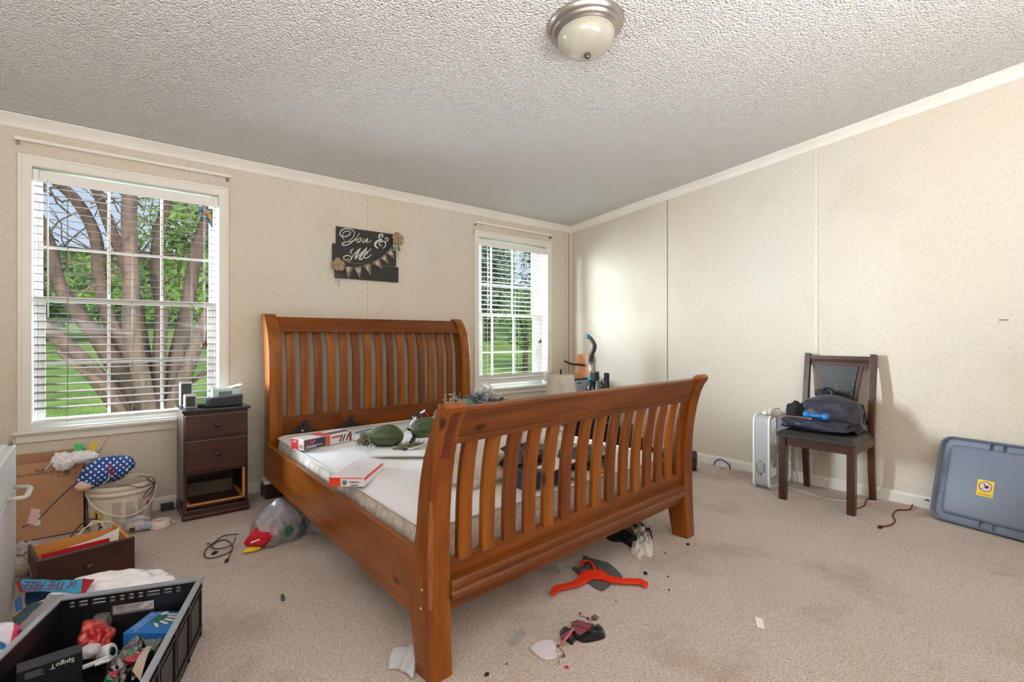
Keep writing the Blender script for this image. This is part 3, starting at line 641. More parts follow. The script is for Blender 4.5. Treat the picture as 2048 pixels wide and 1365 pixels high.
def facebox(b, M, lx, ly, lz, th, holes):
    """panel lx wide (x), lz high (z), th thick (y 0..th) with rectangular holes (x0,x1,z0,z1)"""
    X = sorted({0, lx, *[v for h in holes for v in h[:2]]}); Z = sorted({0, lz, *[v for h in holes for v in h[2:]]})
    for z0, z1 in zip(Z, Z[1:]):
        run = None
        for x0, x1 in zip(X, X[1:]):
            hole = any(h[0] - 1e-6 <= x0 and x1 <= h[1] + 1e-6 and h[2] - 1e-6 <= z0 and z1 <= h[3] + 1e-6 for h in holes)
            if hole:
                if run: b.box(run[0], run[1], 0, th, z0, z1, M=M); run = None
            else: run = (run[0], x1) if run else (x0, x1)
        if run: b.box(run[0], run[1], 0, th, z0, z1, M=M)

M_BLK = mat('black_plastic', (22, 22, 25), .35); M_BLKM = mat('matte_black', (20, 20, 22), .7)
M_WHP = mat('white_plastic', (228, 228, 226), .4); M_GREY = mat('grey_plastic', (120, 124, 132), .45)
M_BAG = mat('white_plastic_film', (242, 240, 244), .35, bump=.3, bscale=25); M_INK = mat('dark_ink', (56, 50, 48), .7)
M_RED = mat('red_card', (190, 24, 36), .5); M_ORNG = mat('orange_red_print', (226, 62, 28), .5)
M_CARD = mat('corrugated_cardboard', (184, 138, 104), .8, var=.05, vscale=5)
def filmmat(nm, col, a=.35, rough=.15):
    m = mat(nm, col, rough, bump=.6, bscale=18, alpha=a); m.node_tree.nodes['Principled BSDF'].inputs['Coat Weight'].default_value = .6; return m
M_FILM = filmmat('clear_film', (225, 222, 222), .34); M_FILMW = filmmat('milky_film', (225, 218, 212), .62)
def darkwood(nm, ax, base=(66, 34, 26), dk=(44, 20, 16), rough=.35):
    s = {'x': (1, 12, 12), 'y': (12, 1, 12), 'z': (12, 12, 1)}[ax]
    return mat(nm, dk, rough, col2=base, vscale=2.5, stretch=s, coat=.2)

# ------------------------------------------------------------------ ceiling light
cl = Vector((1.826, 1.634, ceil_z(1.634))); tilt = -math.atan(.0945)
CL = thing('ceiling_light', 'round brushed nickel ceiling light with frosted glass dome', 'ceiling light', tuple(cl), rot=(tilt, 0, 0))
M_NI = mat('brushed_nickel', (178, 172, 166), .32, metal=.95)
obj('ceiling_pan', B().lathe([(0, 0), (.184, 0), (.186, -.004), (.182, -.010), (.178, -.018), (.168, -.026), (.163, -.028), (.160, -.034), (.150, -.042), (.144, -.044), (.141, -.050), (.134, -.052), (.0, -.050)], 64), M_NI, CL)
gl = mat('alabaster_glass', (176, 172, 158), .25, var=.06, vscale=9, sub=.2, coat=.3)
obj('glass_dome', B().lathe([(.136, -.048), (.138, -.060), (.132, -.084), (.117, -.106), (.094, -.124), (.066, -.136), (.036, -.143), (.0, -.145)], 56), gl, CL)
obj('finial', B().lathe([(0, -.138), (.013, -.142), (.016, -.150), (.012, -.156), (.015, -.160), (.009, -.167), (0, -.170)], 20), mat('dark_nickel', (120, 114, 106), .3, metal=.9), CL)
# ------------------------------------------------------------------ wall sign
zs = ZM(9.1, 640, 430); YS = YW - .022
SG = thing('wall_sign', 'black plank wall sign with white script and burlap pennants above the headboard', 'sign', tuple(YP(735, 510, YW)))
M_SB = mat('black_painted_plank', (46, 44, 43), .6, var=.12, vscale=10, stretch=(.3, 1, 1)); M_SW = mat('white_lettering', (220, 222, 214), .6); M_BUR = mat('burlap', (168, 142, 114), .9, var=.2, vscale=70, bump=.5, bscale=200)
M_PEN = mat('grey_burlap', (132, 118, 106), .9, var=.15, vscale=80)
for (a, b_, c, d), off in ((((305, 200), (1330, 355), (1330, 640), (300, 520)), 0), (((235, 510), (1385, 660), (1385, 945), (232, 815)), .004), (((280, 830), (1435, 965), (1425, 1240), (280, 1135)), 0)):
    P4 = [YP(*zs(*q), YS) for q in (a, b_, c, d)]; x0, x1 = (P4[0].x + P4[3].x) / 2, (P4[1].x + P4[2].x) / 2; z1, z0 = (P4[0].z + P4[1].z) / 2, (P4[2].z + P4[3].z) / 2
    obj('plank', B().box(x0, x1, YS - off, YW, z0, z1, bev=.003), M_SB, SG, world=True)
def stroke(name, lst, par, y, m, r=.0035):
    b = B()
    for pts, rr in lst:
        P = spl([YP(*zs(*q), y) for q in pts], 5); n = len(P)
        b.tube(P, [r * rr * (.55 + .75 * math.sin(math.pi * min(1, max(0, (i + .5) / n)))) for i in range(n)], 6, flat=1)
    b.m.transform(TR((0, y, 0)) @ Matrix.Diagonal((1, .25, 1, 1)) @ TR((0, -y, 0)))
    return obj(name, b, m, par, world=True)
yl = YS - .005
stroke('lettering', [([(445, 470), (412, 400), (430, 320), (490, 295), (545, 310), (545, 350), (500, 385), (430, 400), (375, 380), (365, 330), (400, 275), (470, 250), (560, 262), (615, 300), (628, 350), (600, 410), (550, 455), (515, 470)], 1),
    ([(722, 330), (650, 430), (570, 505), (500, 545), (430, 555), (402, 535), (430, 505), (520, 490), (600, 475), (680, 445)], 1.1),
    ([(690, 440), (735, 420), (745, 450), (712, 495), (678, 490), (682, 455), (715, 428), (760, 430)], 1), ([(805, 425), (772, 480), (790, 503), (840, 462), (868, 428), (848, 488), (870, 505), (935, 465)], 1.1)], SG, yl, M_SW)
stroke('lettering', [([(1100, 400), (1130, 405), (1145, 375), (1120, 355), (1085, 365), (1070, 405), (1095, 445), (1130, 455)], 1.6),
    ([(1135, 455), (1060, 470), (1008, 520), (1012, 575), (1060, 610)], 2.3), ([(1130, 615), (1185, 580), (1192, 520), (1150, 482), (1090, 498), (1075, 540), (1105, 562), (1130, 542)], 1.2),
    ([(1150, 475), (1205, 488), (1238, 450), (1215, 420), (1185, 432), (1192, 458)], 1.1)], SG, yl, M_SW)
stroke('lettering', [([(610, 620), (565, 650), (555, 690), (590, 705)], 1), ([(520, 780), (490, 825), (440, 810), (430, 770), (480, 740), (550, 750), (575, 790), (540, 835), (498, 848)], .9),
    ([(540, 835), (640, 700), (738, 605)], 1), ([(738, 605), (668, 730), (640, 805)], 1.6), ([(640, 805), (760, 690), (862, 590)], 1), ([(862, 590), (765, 720), (718, 795), (748, 812), (800, 772)], 1.6),
    ([(800, 742), (865, 702), (862, 680), (830, 690), (800, 750), (830, 788), (880, 770), (938, 718)], 1.1), ([(820, 640), (855, 668), (905, 645), (925, 600)], .8)], SG, yl, M_SW)
cord = spl([YP(*zs(*q), yl - .003) for q in ((415, 935), (590, 940), (770, 915), (930, 850), (1080, 745), (1200, 640), (1330, 490))], 6)
obj('bunting_cord', B().tube(cord, .0022, 6), mat('brown_cord', (70, 54, 44), .9), SG, world=True)
for ch, tri, sz in (('F', ((440, 945), (600, 945), (515, 1165)), 1), ('o', ((610, 955), (760, 930), (722, 1165)), 1), ('r', ((775, 925), (920, 875), (925, 1110)), 1), ('e', ((935, 870), (1080, 790), (1135, 990)), 1),
                    ('v', ((1090, 790), (1190, 705), (1250, 900)), 1), ('e', ((1200, 695), (1300, 600), (1362, 800)), 1), ('r', ((1315, 600), (1440, 560), (1470, 668)), .9)):
    W_ = [YP(*zs(*q), yl - .003) for q in tri]; b = B(); b.prism([(q.x, q.z) for q in W_], yl - .005, yl - .002, 'y'); pn = obj('pennant', b, M_PEN, SG, world=True)
    c = (W_[0] + W_[1]) * .37 + W_[2] * .26; xd = W_[1] - W_[0]
    Mt = frame((c.x, yl - .006, c.z), xd, Vector((0, 0, 1)) - xd.normalized() * xd.normalized().z); text('pennant_letter', ch, .062 * sz if ch.isupper() else .068 * sz, Mt, M_SW, pn, ext=.001)
def bow(cx, cy):
    c = YP(*zs(cx, cy), YS - .03); b = B()
    for a, l in ((20, .036), (95, .040), (165, .034), (235, .038), (310, .040)):
        d = Vector((math.cos(R(a)), 0, math.sin(R(a)))); b.blob(tuple(c + d * l * .75), (.028, .018, .026), 3, .35, 2.5, seed=a + cx, ridge=.5)
    o = obj('burlap_bow', b, M_BUR, SG, world=True); b = B()
    for k in (-1, 1, .2): b.tube([c + Vector((.01 * k, 0, -.03)), c + Vector((.018 * k, .012, -.10)), c + Vector((.012 * k, .02, -.16 - .015 * k))], .0014, 4)
    obj('twine', b, M_BUR, o, world=True)
bow(335, 910); bow(1415, 440)

# ------------------------------------------------------------------ nightstand
NX0, NX1, NY0, NY1, NZ = .424, .786, 3.685, 4.03, .672
NS = thing('nightstand', 'narrow dark brown nightstand with its bottom drawer missing, left of the bed', 'nightstand', ((NX0 + NX1) / 2, 3.85, 0))
M_NS, M_NSX = darkwood('mahogany_side', 'z'), darkwood('mahogany_front', 'x', (70, 38, 28), (48, 24, 18))
M_RAWP = mat('raw_pine', (190, 128, 70), .6, col2=(206, 146, 86), vscale=3, stretch=(1, 8, 8))
b = B()
for x in (NX0, NX1 - .018): b.box(x, x + .018, NY0 + .012, NY1, .0, NZ, bev=.002)
b.box(NX0 + .018, NX1 - .018, NY1 - .008, NY1, .05, NZ); b.box(NX0 + .018, NX1 - .018, NY0 + .012, NY1, .07, .084)
for z0, z1 in ((NZ - .016, NZ), (.497, .513), (.283, .299)): b.box(NX0 + .018, NX1 - .018, NY0 + .012, NY0 + .035, z0, z1)
obj('carcass', b, M_NS, NS, world=True)
obj('top_board', B().box(NX0 - .010, NX1 + .012, NY0 - .012, NY1 + .004, NZ, NZ + .020, bev=.005), darkwood('mahogany_top', 'x', (40, 28, 26), (28, 18, 18)), NS, world=True)
b = B(); b.box(NX0 - .004, NX1 + .004, NY0 - .004, NY0 + .014, 0, .062, bev=.003); b.box(NX0 - .004, NX0 + .014, NY0 + .014, NY1, 0, .062, bev=.003); b.box(NX1 - .014, NX1 + .004, NY0 + .014, NY1, 0, .062, bev=.003); b.box(NX0 - .008, NX1 + .008, NY0 - .008, NY0 + .012, 0, .028, bev=.006)
obj('plinth', b, M_NSX, NS, world=True)
knobp = [(0, 0), (.008, 0), (.008, .006), (.014, .010), (.0165, .016), (.014, .022), (.006, .025), (0, .025)]
for z0, z1 in ((.514, .657), (.300, .496)):
    d = obj('drawer', B().box(NX0 + .006, NX1 - .006, NY0, NY0 + .016, z0, z1, bev=.006), M_NSX, NS, world=True)
    obj('knob', B().lathe(knobp, 20, M=TR(((NX0 + NX1) / 2, NY0 + .001, (z0 + z1) / 2)) @ RX(90)), M_NS, d, world=True)
b = B()
for x in (NX0 + .0185, NX1 - .034): b.box(x, x + .0155, NY0 + .034, NY1 - .03, .0845, .10)
b.box(NX1 - .031, NX1 - .0185, NY0 + .0135, NY0 + .033, .093, .283); b.box(NX0 + .0185, NX1 - .0185, NY0 + .0125, NY0 + .033, .0845, .0925); obj('drawer_runner', b, M_RAWP, NS, world=True)
b = B(); b.box(NX0 + .05, NX1 - .05, NY1 - .10, NY1 - .09, .085, .17, M=None); obj('drawer_rail_board', b, mat('dull_grey_board', (86, 78, 64), .8), NS, world=True)
# things standing on the nightstand
ZT = NZ + .0205; M_SPK = mat('speaker_cloth', (74, 78, 76), .9, var=.1, vscale=200, bump=.3, bscale=500); M_SLV = mat('silver_plastic', (196, 198, 198), .3)
def speaker(label, x0, x1, y, h, dep, group=None):
    t = thing('speaker', label, 'speaker', ((x0 + x1) / 2, y, ZT)); w_ = (x1 - x0) / 2
    obj('cabinet', B().box(-w_, w_, 0, dep, 0, h, bev=.010, seg=3), M_SLV, t); obj('speaker_grille', B().box(-w_ + .007, w_ - .007, -.004, .012, .010, h - .010, bev=.009, seg=3), M_SPK, t); return t
speaker('tall thin grey speaker with silver rim on the back left of the nightstand', .428, .500, 3.90, .158, .045)
speaker('small cube-shaped grey speaker on the front left of the nightstand', .438, .503, 3.765, .086, .07)
t = thing('soundbar', 'dark blue-grey wedge-shaped centre speaker lying on the nightstand', 'speaker', (.66, 3.74, ZT), rz=R(2))
b = B(); b.prism([(-.108, .001), (.104, .001), (.108, .070), (-.085, .058), (-.100, .045)], 0, .075, 'y', bev=.006); obj('cabinet', b, mat('slate_plastic', (58, 68, 78), .4), t)
b = B(); b.prism([(-.096, .006), (.100, .006), (.102, .063), (-.082, .052)], -.0025, .004, 'y', bev=.002); obj('speaker_grille', b, mat('slate_cloth', (50, 58, 68), .8, bump=.3, bscale=400), t)
t = thing('gadget_box', 'pale green open gadget carton behind the centre speaker on the nightstand', 'box', (.70, 3.93, ZT), rz=R(-4)); M_PG = mat('pale_green_card', (214, 232, 226), .5)
b = B(); facebox(b, TR((-.085, -.055, .0)), .165, 0, .105, .004, []); facebox(b, TR((-.085, .055, .0)), .165, 0, .105, .004, []); b.box(-.085, -.081, -.055, .055, 0, .105); b.box(.076, .080, -.055, .055, 0, .095); b.box(-.085, .08, -.055, .055, 0, .004); b.box(-.081, .076, -.05, .05, .098, .102)
obj('carton', b, M_PG, t); obj('lid_flap', B().box(0, .075, -.06, .055, -.001, .002, M=TR((.02, 0, .105)) @ RY(-14)), mat('white_card_flap', (236, 240, 238), .5), t)
obj('window_print', B().box(-.05, .03, -.0565, -.055, .03, .085), mat('blue_grey_print', (112, 128, 140), .4), t)
tt = obj('remote_puck', B().lathe([(0, 0), (.026, 0), (.028, .006), (.022, .014), (0, .016)], 20, M=TR((.545, 3.80, ZT + .0005)) @ Matrix.Diagonal((1.2, .8, 1, 1))), M_BLK, label='small black puck beside the wedge speaker on nightstand', cat='gadget')

# ------------------------------------------------------------------ loose drawer on the floor
DA, DM, dl, dd, dh = None, None, .352, .335, .168
DM = TR((-.195, 3.01, 0)) @ RZ(10)
DR = thing('loose_drawer', 'dark brown drawer pulled out and left on the floor in front of the bucket', 'drawer', (-.195, 3.01, 0), rz=R(10))
obj('drawer_front', B().box(0, dl, 0, .018, 0, dh, bev=.004), M_NSX, DR)
obj('knob', B().lathe(knobp, 20, M=TR((dl / 2, .001, dh * .5)) @ RX(90)), M_NS, DR)
M_DP = mat('orange_drawer_pine', (206, 132, 62), .5, col2=(222, 152, 82), vscale=3, stretch=(1, 8, 8))
b = B(); b.box(.006, .018, .018, dd, .004, dh - .020); obj('drawer_side', b, mat('painted_drawer_side', (92, 62, 48), .6), DR)
b = B(); b.box(dl - .020, dl - .008, .018, dd, .004, dh - .014); obj('drawer_side', b, M_DP, DR)
obj('drawer_back', B().box(.018, dl - .020, dd - .012, dd, .004, dh - .032), M_DP, DR); obj('drawer_bottom', B().box(.018, dl - .020, .018, dd - .012, .006, .011), M_DP, DR)
W2D = DM
b = B(); b.box(.024, .27, .085, .089, 0, .152, M=DM @ TR((0, 0, .0125))); obj('folder', b, M_RED, label='thin red folder standing inside the loose drawer', cat='folder')
b = B(); b.prism([(.07, .012), (.30, .012), (.315, .195), (.24, .172), (.12, .158), (.07, .10)], .115, .1165, 'y', M=DM); obj('paper_sheet', b, M_PAPER, label='white paper sheet sticking up inside the loose drawer', cat='paper')

# ------------------------------------------------------------------ cardboard box
BX = thing('cardboard_box', 'large open brown cardboard box with printed flap under the left window', 'box', (-.22, 3.97, 0))
bx0, bx1, by0, by1, bh = -.42, -.045, 3.895, 4.045, .315
b = B(); b.box(bx0, bx1, by0, by0 + .005, 0, bh); b.box(bx0, bx1, by1 - .005, by1, 0, bh); b.box(bx0, bx0 + .005, by0, by1, 0, bh); b.box(bx1 - .005, bx1, by0, by1, 0, bh); b.box(bx0, bx1, by0, by1, 0, .005)
obj('carton', b, M_CARD, BX, world=True)
ft = RX(3); Mf = TR((0, by0, bh)) @ RX(-2)
obj('front_flap', B().box(bx0, bx1 - .01, 0, .005, .0005, .118, M=Mf), M_CARD, BX, world=True)
obj('back_flap', B().box(bx0, bx1, -.005, 0, .0005, .155, M=TR((0, by1, bh)) @ RX(4)), M_CARD, BX, world=True)
Mt = TR((-.245, by0 - .0012, bh + .052)) @ RX(-2) @ RX(90) @ RZ(180)
text('printing', '21 1/2 x 8 1/2 x 11 5/16', .017, Mt @ TR((.02, -.006, 0)), M_INK, BX); text('printing', 'J580218', .014, Mt @ TR((-.01, -.024, 0)), M_INK, BX)
b = B(); Mc = TR((-.125, by0 - .0010, bh + .060)) @ RX(-2)
for x0, x1, z0, z1 in ((-.040, .040, .033, .0345), (-.040, .040, -.0345, -.033), (-.040, -.0385, -.0345, .0345), (.0385, .040, -.0345, .0345)): b.box(x0, x1, -.0006, .0006, z0, z1, M=Mc)
for k in range(4): b.box(-.032 + .006 * (k == 0), .032 - .004 * k, -.0006, .0006, .004 + k * .0075, .008 + k * .0075, M=Mc)
b.tube([Mc @ Vector((.013 * math.cos(a / 20 * 2 * math.pi), 0, -.014 + .013 * math.sin(a / 20 * 2 * math.pi))) for a in range(20)], .0014, 4, closed=True); b.box(-.006, .006, -.0006, .0006, -.018, -.010, M=Mc)
obj('certificate_stamp', b, M_INK, BX, world=True)

# ------------------------------------------------------------------ pail
PL = thing('white_pail', 'wide off-white plastic pail with warning label under the left window', 'bucket', (.125, 3.875, 0))
M_PAIL = mat('ivory_plastic', (222, 210, 192), .4); M_PAIL.node_tree.nodes['Principled BSDF'].inputs['Subsurface Weight'].default_value = .1
obj('pail_body', B().lathe([(.0, .0), (.146, 0), (.149, .006), (.158, .20), (.159, .212), (.170, .214), (.170, .232), (.161, .235), (.161, .240), (.168, .243), (.168, .268), (.163, .272), (.158, .268), (.153, .20), (.144, .008), (0, .006)], 56), M_PAIL, PL)
def pailpatch(b, a0, a1, z0, z1, r=.0008, n=8):
    def f(u, v):
        z = z0 + (z1 - z0) * v; rr = .149 + (.158 - .149) * z / .2 + r; a = R(a0 + (a1 - a0) * u); return (rr * math.cos(a), rr * math.sin(a), z)
    b.grid(f, n, 2)
b = B(); rnd = random.Random(2)
for c0 in (-108, -85, -62):
    z = .172
    while z > .045: pailpatch(b, c0, c0 + 18 - rnd.choice((0, 0, 3, 7)), z - .0045, z, n=5); z -= .0075
obj('label_text', b, mat('grey_label_print', (164, 156, 152), .7), PL)
b = B()
for c0, z in ((-108, .176), (-108, .100), (-85, .100), (-62, .176), (-62, .100)): pailpatch(b, c0, c0 + 16, z, z + .003, .0012, 5)
pailpatch(b, -41, -33, .120, .148, .0012); obj('label_heading', b, mat('red_label_print', (196, 74, 62), .6), PL)
def diamond(b, ac, zc, wa, hz):
    t = bmesh.new(); pts = []
    for da, dz in ((-wa, 0), (0, -hz), (wa, 0), (0, hz)): a = R(ac + da); pts.append(t.verts.new((.1565 * math.cos(a), .1565 * math.sin(a), zc + dz)))
    t.faces.new(pts); b.add(t)
b = B(); diamond(b, -136, .105, 13, .055); obj('hazard_diamond', b, mat('yellow_print', (214, 170, 20), .6), PL)
b = B(); b.box(-.006, .006, -.0005, .0005, -.02, .02, M=TR((.1575 * math.cos(R(-138)), .1575 * math.sin(R(-138)), .105)) @ RZ(-48)); b.box(-.006, .006, -.0005, .0005, -.006, .006, M=TR((.154 * math.cos(R(-128)), .154 * math.sin(R(-128)), .045)) @ RZ(-38)); obj('hazard_mark', b, M_INK, PL)
hp = [(.172 * math.cos(R(a)), .172 * math.sin(R(a)), .222 - .125 * math.sin(R((a + 180 - 20) / 160 * 180 if -180 <= a <= 0 else 0))) for a in range(-160, 1, 8)]
obj('bail_handle', B().tube(spl(hp, 2), .0035, 6), M_WHP, PL)
# small yellow card, cords behind the drawer
obj('yellow_note', B().box(-.05, .05, -.03, .03, .001, .004, M=TR((.04, 3.60, 0)) @ RZ(10)), mat('yellow_card', (226, 170, 30), .6), label='yellow card on the floor between pail and loose drawer', cat='card')
b = B(); b.tube(spl([(-.10, 3.47, .006), (-.06, 3.50, .10), (.0, 3.50, .16), (.04, 3.49, .12), (.02, 3.47, .05), (-.04, 3.44, .008)], 6), .003, 6); b.tube(spl([(-.12, 3.45, .006), (-.05, 3.48, .13), (.05, 3.50, .145), (.11, 3.52, .08), (.10, 3.50, .006)], 6), .003, 6)
obj('white_cable', b, M_WHP, label='loops of white cable behind the loose drawer', cat='cable')
obj('black_cable', B().tube(spl([(-.14, 3.46, .005), (-.09, 3.50, .11), (-.03, 3.52, .165), (.02, 3.51, .14), (.0, 3.47, .006)], 6), .0035, 6), M_BLK, label='thick black cable arching behind the loose drawer', cat='cable')

# ------------------------------------------------------------------ polka dot pouch, white bag and cords
def dots(nm, base, dot, sc=22., r=.28):
    m = mat(nm, base, .5); n = m.node_tree; L = n.links; tc = n.nodes.new('ShaderNodeTexCoord'); mp = n.nodes.new('ShaderNodeMapping'); mp.inputs['Rotation'].default_value = (0, R(30), 0)
    v = n.nodes.new('ShaderNodeTexVoronoi'); v.voronoi_dimensions = '2D'; v.inputs['Scale'].default_value = sc; v.inputs['Randomness'].default_value = .12
    s = n.nodes.new('ShaderNodeSeparateXYZ'); c = n.nodes.new('ShaderNodeCombineXYZ'); L.new(tc.outputs['Object'], mp.inputs[0]); L.new(mp.outputs[0], s.inputs[0]); L.new(s.outputs['X'], c.inputs['X']); L.new(s.outputs['Z'], c.inputs['Y'])
    L.new(c.outputs[0], v.inputs['Vector']); r_ = n.nodes.new('ShaderNodeValToRGB'); r_.color_ramp.interpolation = 'CONSTANT'; r_.color_ramp.elements[0].color = SRGB(dot) + (1,); r_.color_ramp.elements[1].position = r; r_.color_ramp.elements[1].color = SRGB(base) + (1,)
    L.new(v.outputs['Distance'], r_.inputs[0]); L.new(r_.outputs[0], m.node_tree.nodes['Principled BSDF'].inputs['Base Color']); return m
PP = thing('polka_dot_pouch', 'blue pouch with white polka dots lying on the rim of the white pail', 'pouch', (.055, 3.80, .318), rot=(0, R(-9), R(4)))
b = B(); b.blob((0, 0, .045), (.140, .080, .078), 4, .10, 2, seed=3); t_ = b.m
for v in t_.verts:
    if v.co.x < -.03: v.co.z -= (-.03 - v.co.x) * .35
obj('padded_shell', b, dots('polka_dots', (26, 72, 150), (226, 232, 244), 44., .24), PP)
b = B(); b.tube([(.02 + .016 * math.cos(a / 12 * 6.283) * .6, -.087, .055 + .024 * math.sin(a / 12 * 6.283)) for a in range(12)], .003, 5, closed=True); obj('keyhole_trim', b, M_RED, PP)
b = B(); b.tube([(.012, -.088, .028), (-.005, -.088, .0), (-.03, -.083, -.012)], .0022, 5); b.tube([(.09, -.068, .02), (.10, -.062, .036)], .003, 5); obj('white_ribbon', b, M_PAPER, PP)
b = B(); b.blob((-.105, -.04, .0), (.045, .03, .03), 3, .15, 2, seed=5); obj('pink_lining', b, mat('pink_lining', (226, 190, 176), .7), PP)
b = B(); b.blob((-.14, 3.86, .435), (.052, .05, .052), 4, .28, 2.2, seed=8, ridge=.35); b.blob((-.065, 3.865, .445), (.085, .045, .036), 4, .2, 2.5, seed=4, ridge=.3)
wb = obj('white_bag_bundle', b, M_BAG, label='bunched white plastic bag on the box flap beside the polka dot pouch', cat='plastic bag')
obj('bag_loop', B().tube(spl([(-.18, 3.85, .44), (-.20, 3.85, .42), (-.215, 3.85, .395)], 4), .003, 5), M_BAG, wb, world=True)
obj('green_tag', B().box(-.022, .022, -.002, .002, 0, .052, M=TR((-.075, 3.90, .468)) @ RY(6)), mat('green_tag', (84, 190, 104), .5), label='green tag poking out behind the bunched white bag', cat='tag')
obj('yellow_tag', B().box(-.018, .018, -.004, .004, 0, .060, M=TR((-.015, 3.90, .462)) @ RY(14)), mat('yellow_tag', (214, 186, 60), .5), label='yellow tag poking up beside the green tag', cat='tag')
obj('red_stick', B().tube([(.01, 3.90, .43), (.062, 3.91, .54)], .003, 6), mat('pink_stick', (196, 110, 96), .5), label='thin pinkish stick poking up behind the polka dot pouch', cat='stick')
b = B(); b.tube(spl([(-.055, 3.79, .325), (-.10, 3.72, .31), (-.17, 3.60, .26), (-.215, 3.45, .235), (-.255, 3.22, .27)], 8), .003, 6)
pc = obj('pouch_cord', b, M_BLK, label='black cord running from the polka dot pouch to the white appliance', cat='cord')
obj('cord_tag', B().box(-.03, .03, -.001, .001, -.035, .035, M=TR((-.225, 3.32, .285)) @ RZ(60) @ RY(25)), mat('pink_paper_tag', (226, 190, 184), .6), pc, world=True)
b = B(); b.tube(spl([(.10, 3.70, .276), (.14, 3.692, .280), (.185, 3.70, .262), (.215, 3.705, .25), (.25, 3.72, .255), (.285, 3.74, .262), (.26, 3.745, .30), (.245, 3.742, .28), (.285, 3.738, .255), (.262, 3.73, .235), (.225, 3.70, .20), (.235, 3.71, .185), (.275, 3.735, .225), (.27, 3.74, .26), (.235, 3.76, .30), (.20, 3.76, .305)], 6), .0022, 6)
obj('thin_black_cord', b, M_BLK, label='tangled thin black cord hanging over the pail rim', cat='cord')
# wipes packet, paper roll, black carton by the wall
t = thing('wipes_packet', 'clear packet with blue stripes leaning against the pail', 'packet', (.195, 3.68, 0), rz=R(-12))
b = B(); b.blob((0, 0, .045), (.062, .035, .045), 4, .2, 2, seed=2, floor=.001, ridge=.2); obj('film', b, mat('pinkish_film', (206, 192, 188), .3, bump=.4, bscale=30), t)
b = B(); [b.box(-.062 + k * .012, -.055 + k * .012, -.030, -.004, .088, .090, M=TR((0, 0, 0)) @ RX(12)) for k in range(11)]; obj('blue_stripes', b, mat('pale_blue', (150, 176, 204), .5), t)
b = B(); b.blob((.045, -.028, .03), (.028, .012, .016), 3, .2, 2, seed=6); obj('blue_patch', b, mat('pale_blue_patch', (140, 166, 196), .5), t)
obj('barcode', B().box(-.032, -.008, -.0375, -.034, .018, .038), M_INK, t)
obj('paper_roll', B().lathe([(.012, 0), (.050, 0), (.054, .006), (.054, .040), (.050, .046), (.014, .046), (.012, .04)], 32, M=TR((.300, 3.67, .001))), mat('pinkish_paper', (222, 206, 200), .8, bump=.3, bscale=60), label='round pinkish paper roll on the carpet beside the nightstand', cat='roll')
obj('plastic_disc', B().lathe([(0, 0), (.018, 0), (.02, .006), (.014, .012), (.012, .010), (0, .004)], 14, M=TR((.372, 3.70, .001))), M_FILM, label='small clear plastic disc on the carpet beside the nightstand', cat='disc')
obj('black_carton', B().box(.335, .405, 3.985, 4.03, .001, .045, bev=.003), mat('black_carton', (52, 46, 40), .6), label='small black carton against the baseboard between pail and nightstand', cat='carton')

# ------------------------------------------------------------------ small refrigerator
FX = -.272; M_FRG = mat('worn_white_enamel', (214, 214, 214), .4, var=.05, vscale=2, stretch=(1, 1, .4)); M_YEL = mat('yellowed_plastic', (212, 208, 192), .4)
FR = thing('mini_fridge', 'white mini fridge with an angular door handle at the left edge', 'refrigerator', (FX - .25, 2.92, 0))
obj('cabinet', B().box(FX - .50, FX - .035, 2.60, 3.165, .012, .650, bev=.008), M_FRG, FR, world=True)
obj('top_cap', B().box(FX - .505, FX - .03, 2.595, 3.17, .652, .668, bev=.005), mat('white_laminate', (224, 224, 228), .3), FR, world=True)
d1 = obj('fridge_door', B().box(FX - .033, FX, 2.60, 3.165, .045, .478, bev=.008, seg=3), M_FRG, FR, world=True)
d2 = obj('freezer_door', B().box(FX - .033, FX, 2.60, 3.165, .486, .665, bev=.008, seg=3), M_FRG, FR, world=True)
b = B(); b.prism([(2.80, -.0), (3.10, 0), (3.09, .016), (3.06, .052), (2.84, .052), (2.81, .016)], 0, .022, 'z'); hb = B()
P = [(FX, 2.86, .49), (FX + .045, 2.87, .487), (FX + .055, 2.90, .485), (FX + .055, 3.04, .485), (FX + .045, 3.07, .487), (FX, 3.08, .49)]
obj('door_handle', hb.tube(P, .011, 8, flat=.8), M_YEL, d2, world=True)
obj('bottom_grille', B().box(FX - .034, FX - .004, 2.61, 3.155, .004, .043), M_YEL, FR, world=True)
obj('hinge_pin', B().lathe([(0, 0), (.008, 0), (.008, .02), (0, .022)], 10, M=TR((FX - .014, 3.13, .668))), M_GREY, FR, world=True)
# litter between fridge and drawer
b = B(); rag(b, FP(52, 1105), .11, .10, 20, .055, 5, n=20); obj('white_cloth_scrap', b, M_BAG, label='small crumpled white bag between fridge and loose drawer', cat='scrap')
b = B(); b.blob(tuple(FP(50, 1150) + Vector((0, 0, .03))), (.045, .04, .035), 4, .3, 2.4, seed=14, floor=.001, ridge=.4); obj('crumpled_wrapper', b, mat('cream_wrapper', (206, 188, 152), .6), label='crumpled cream wrapper on floor between fridge and loose drawer', cat='wrapper')
obj('grey_lead', B().tube(spl([FP(42, 1110, .05), FP(52, 1120, .10), FP(62, 1150, .09), FP(58, 1172, .01)], 6), .003, 6), M_GREY, label='thin grey lead drooping between fridge and loose drawer', cat='cord')
obj('white_socket_plate', B().box(-.262, -.235, 3.887, 3.893, .08, .14, bev=.003), M_WHP, label='small white plate standing against the cardboard box', cat='plate')
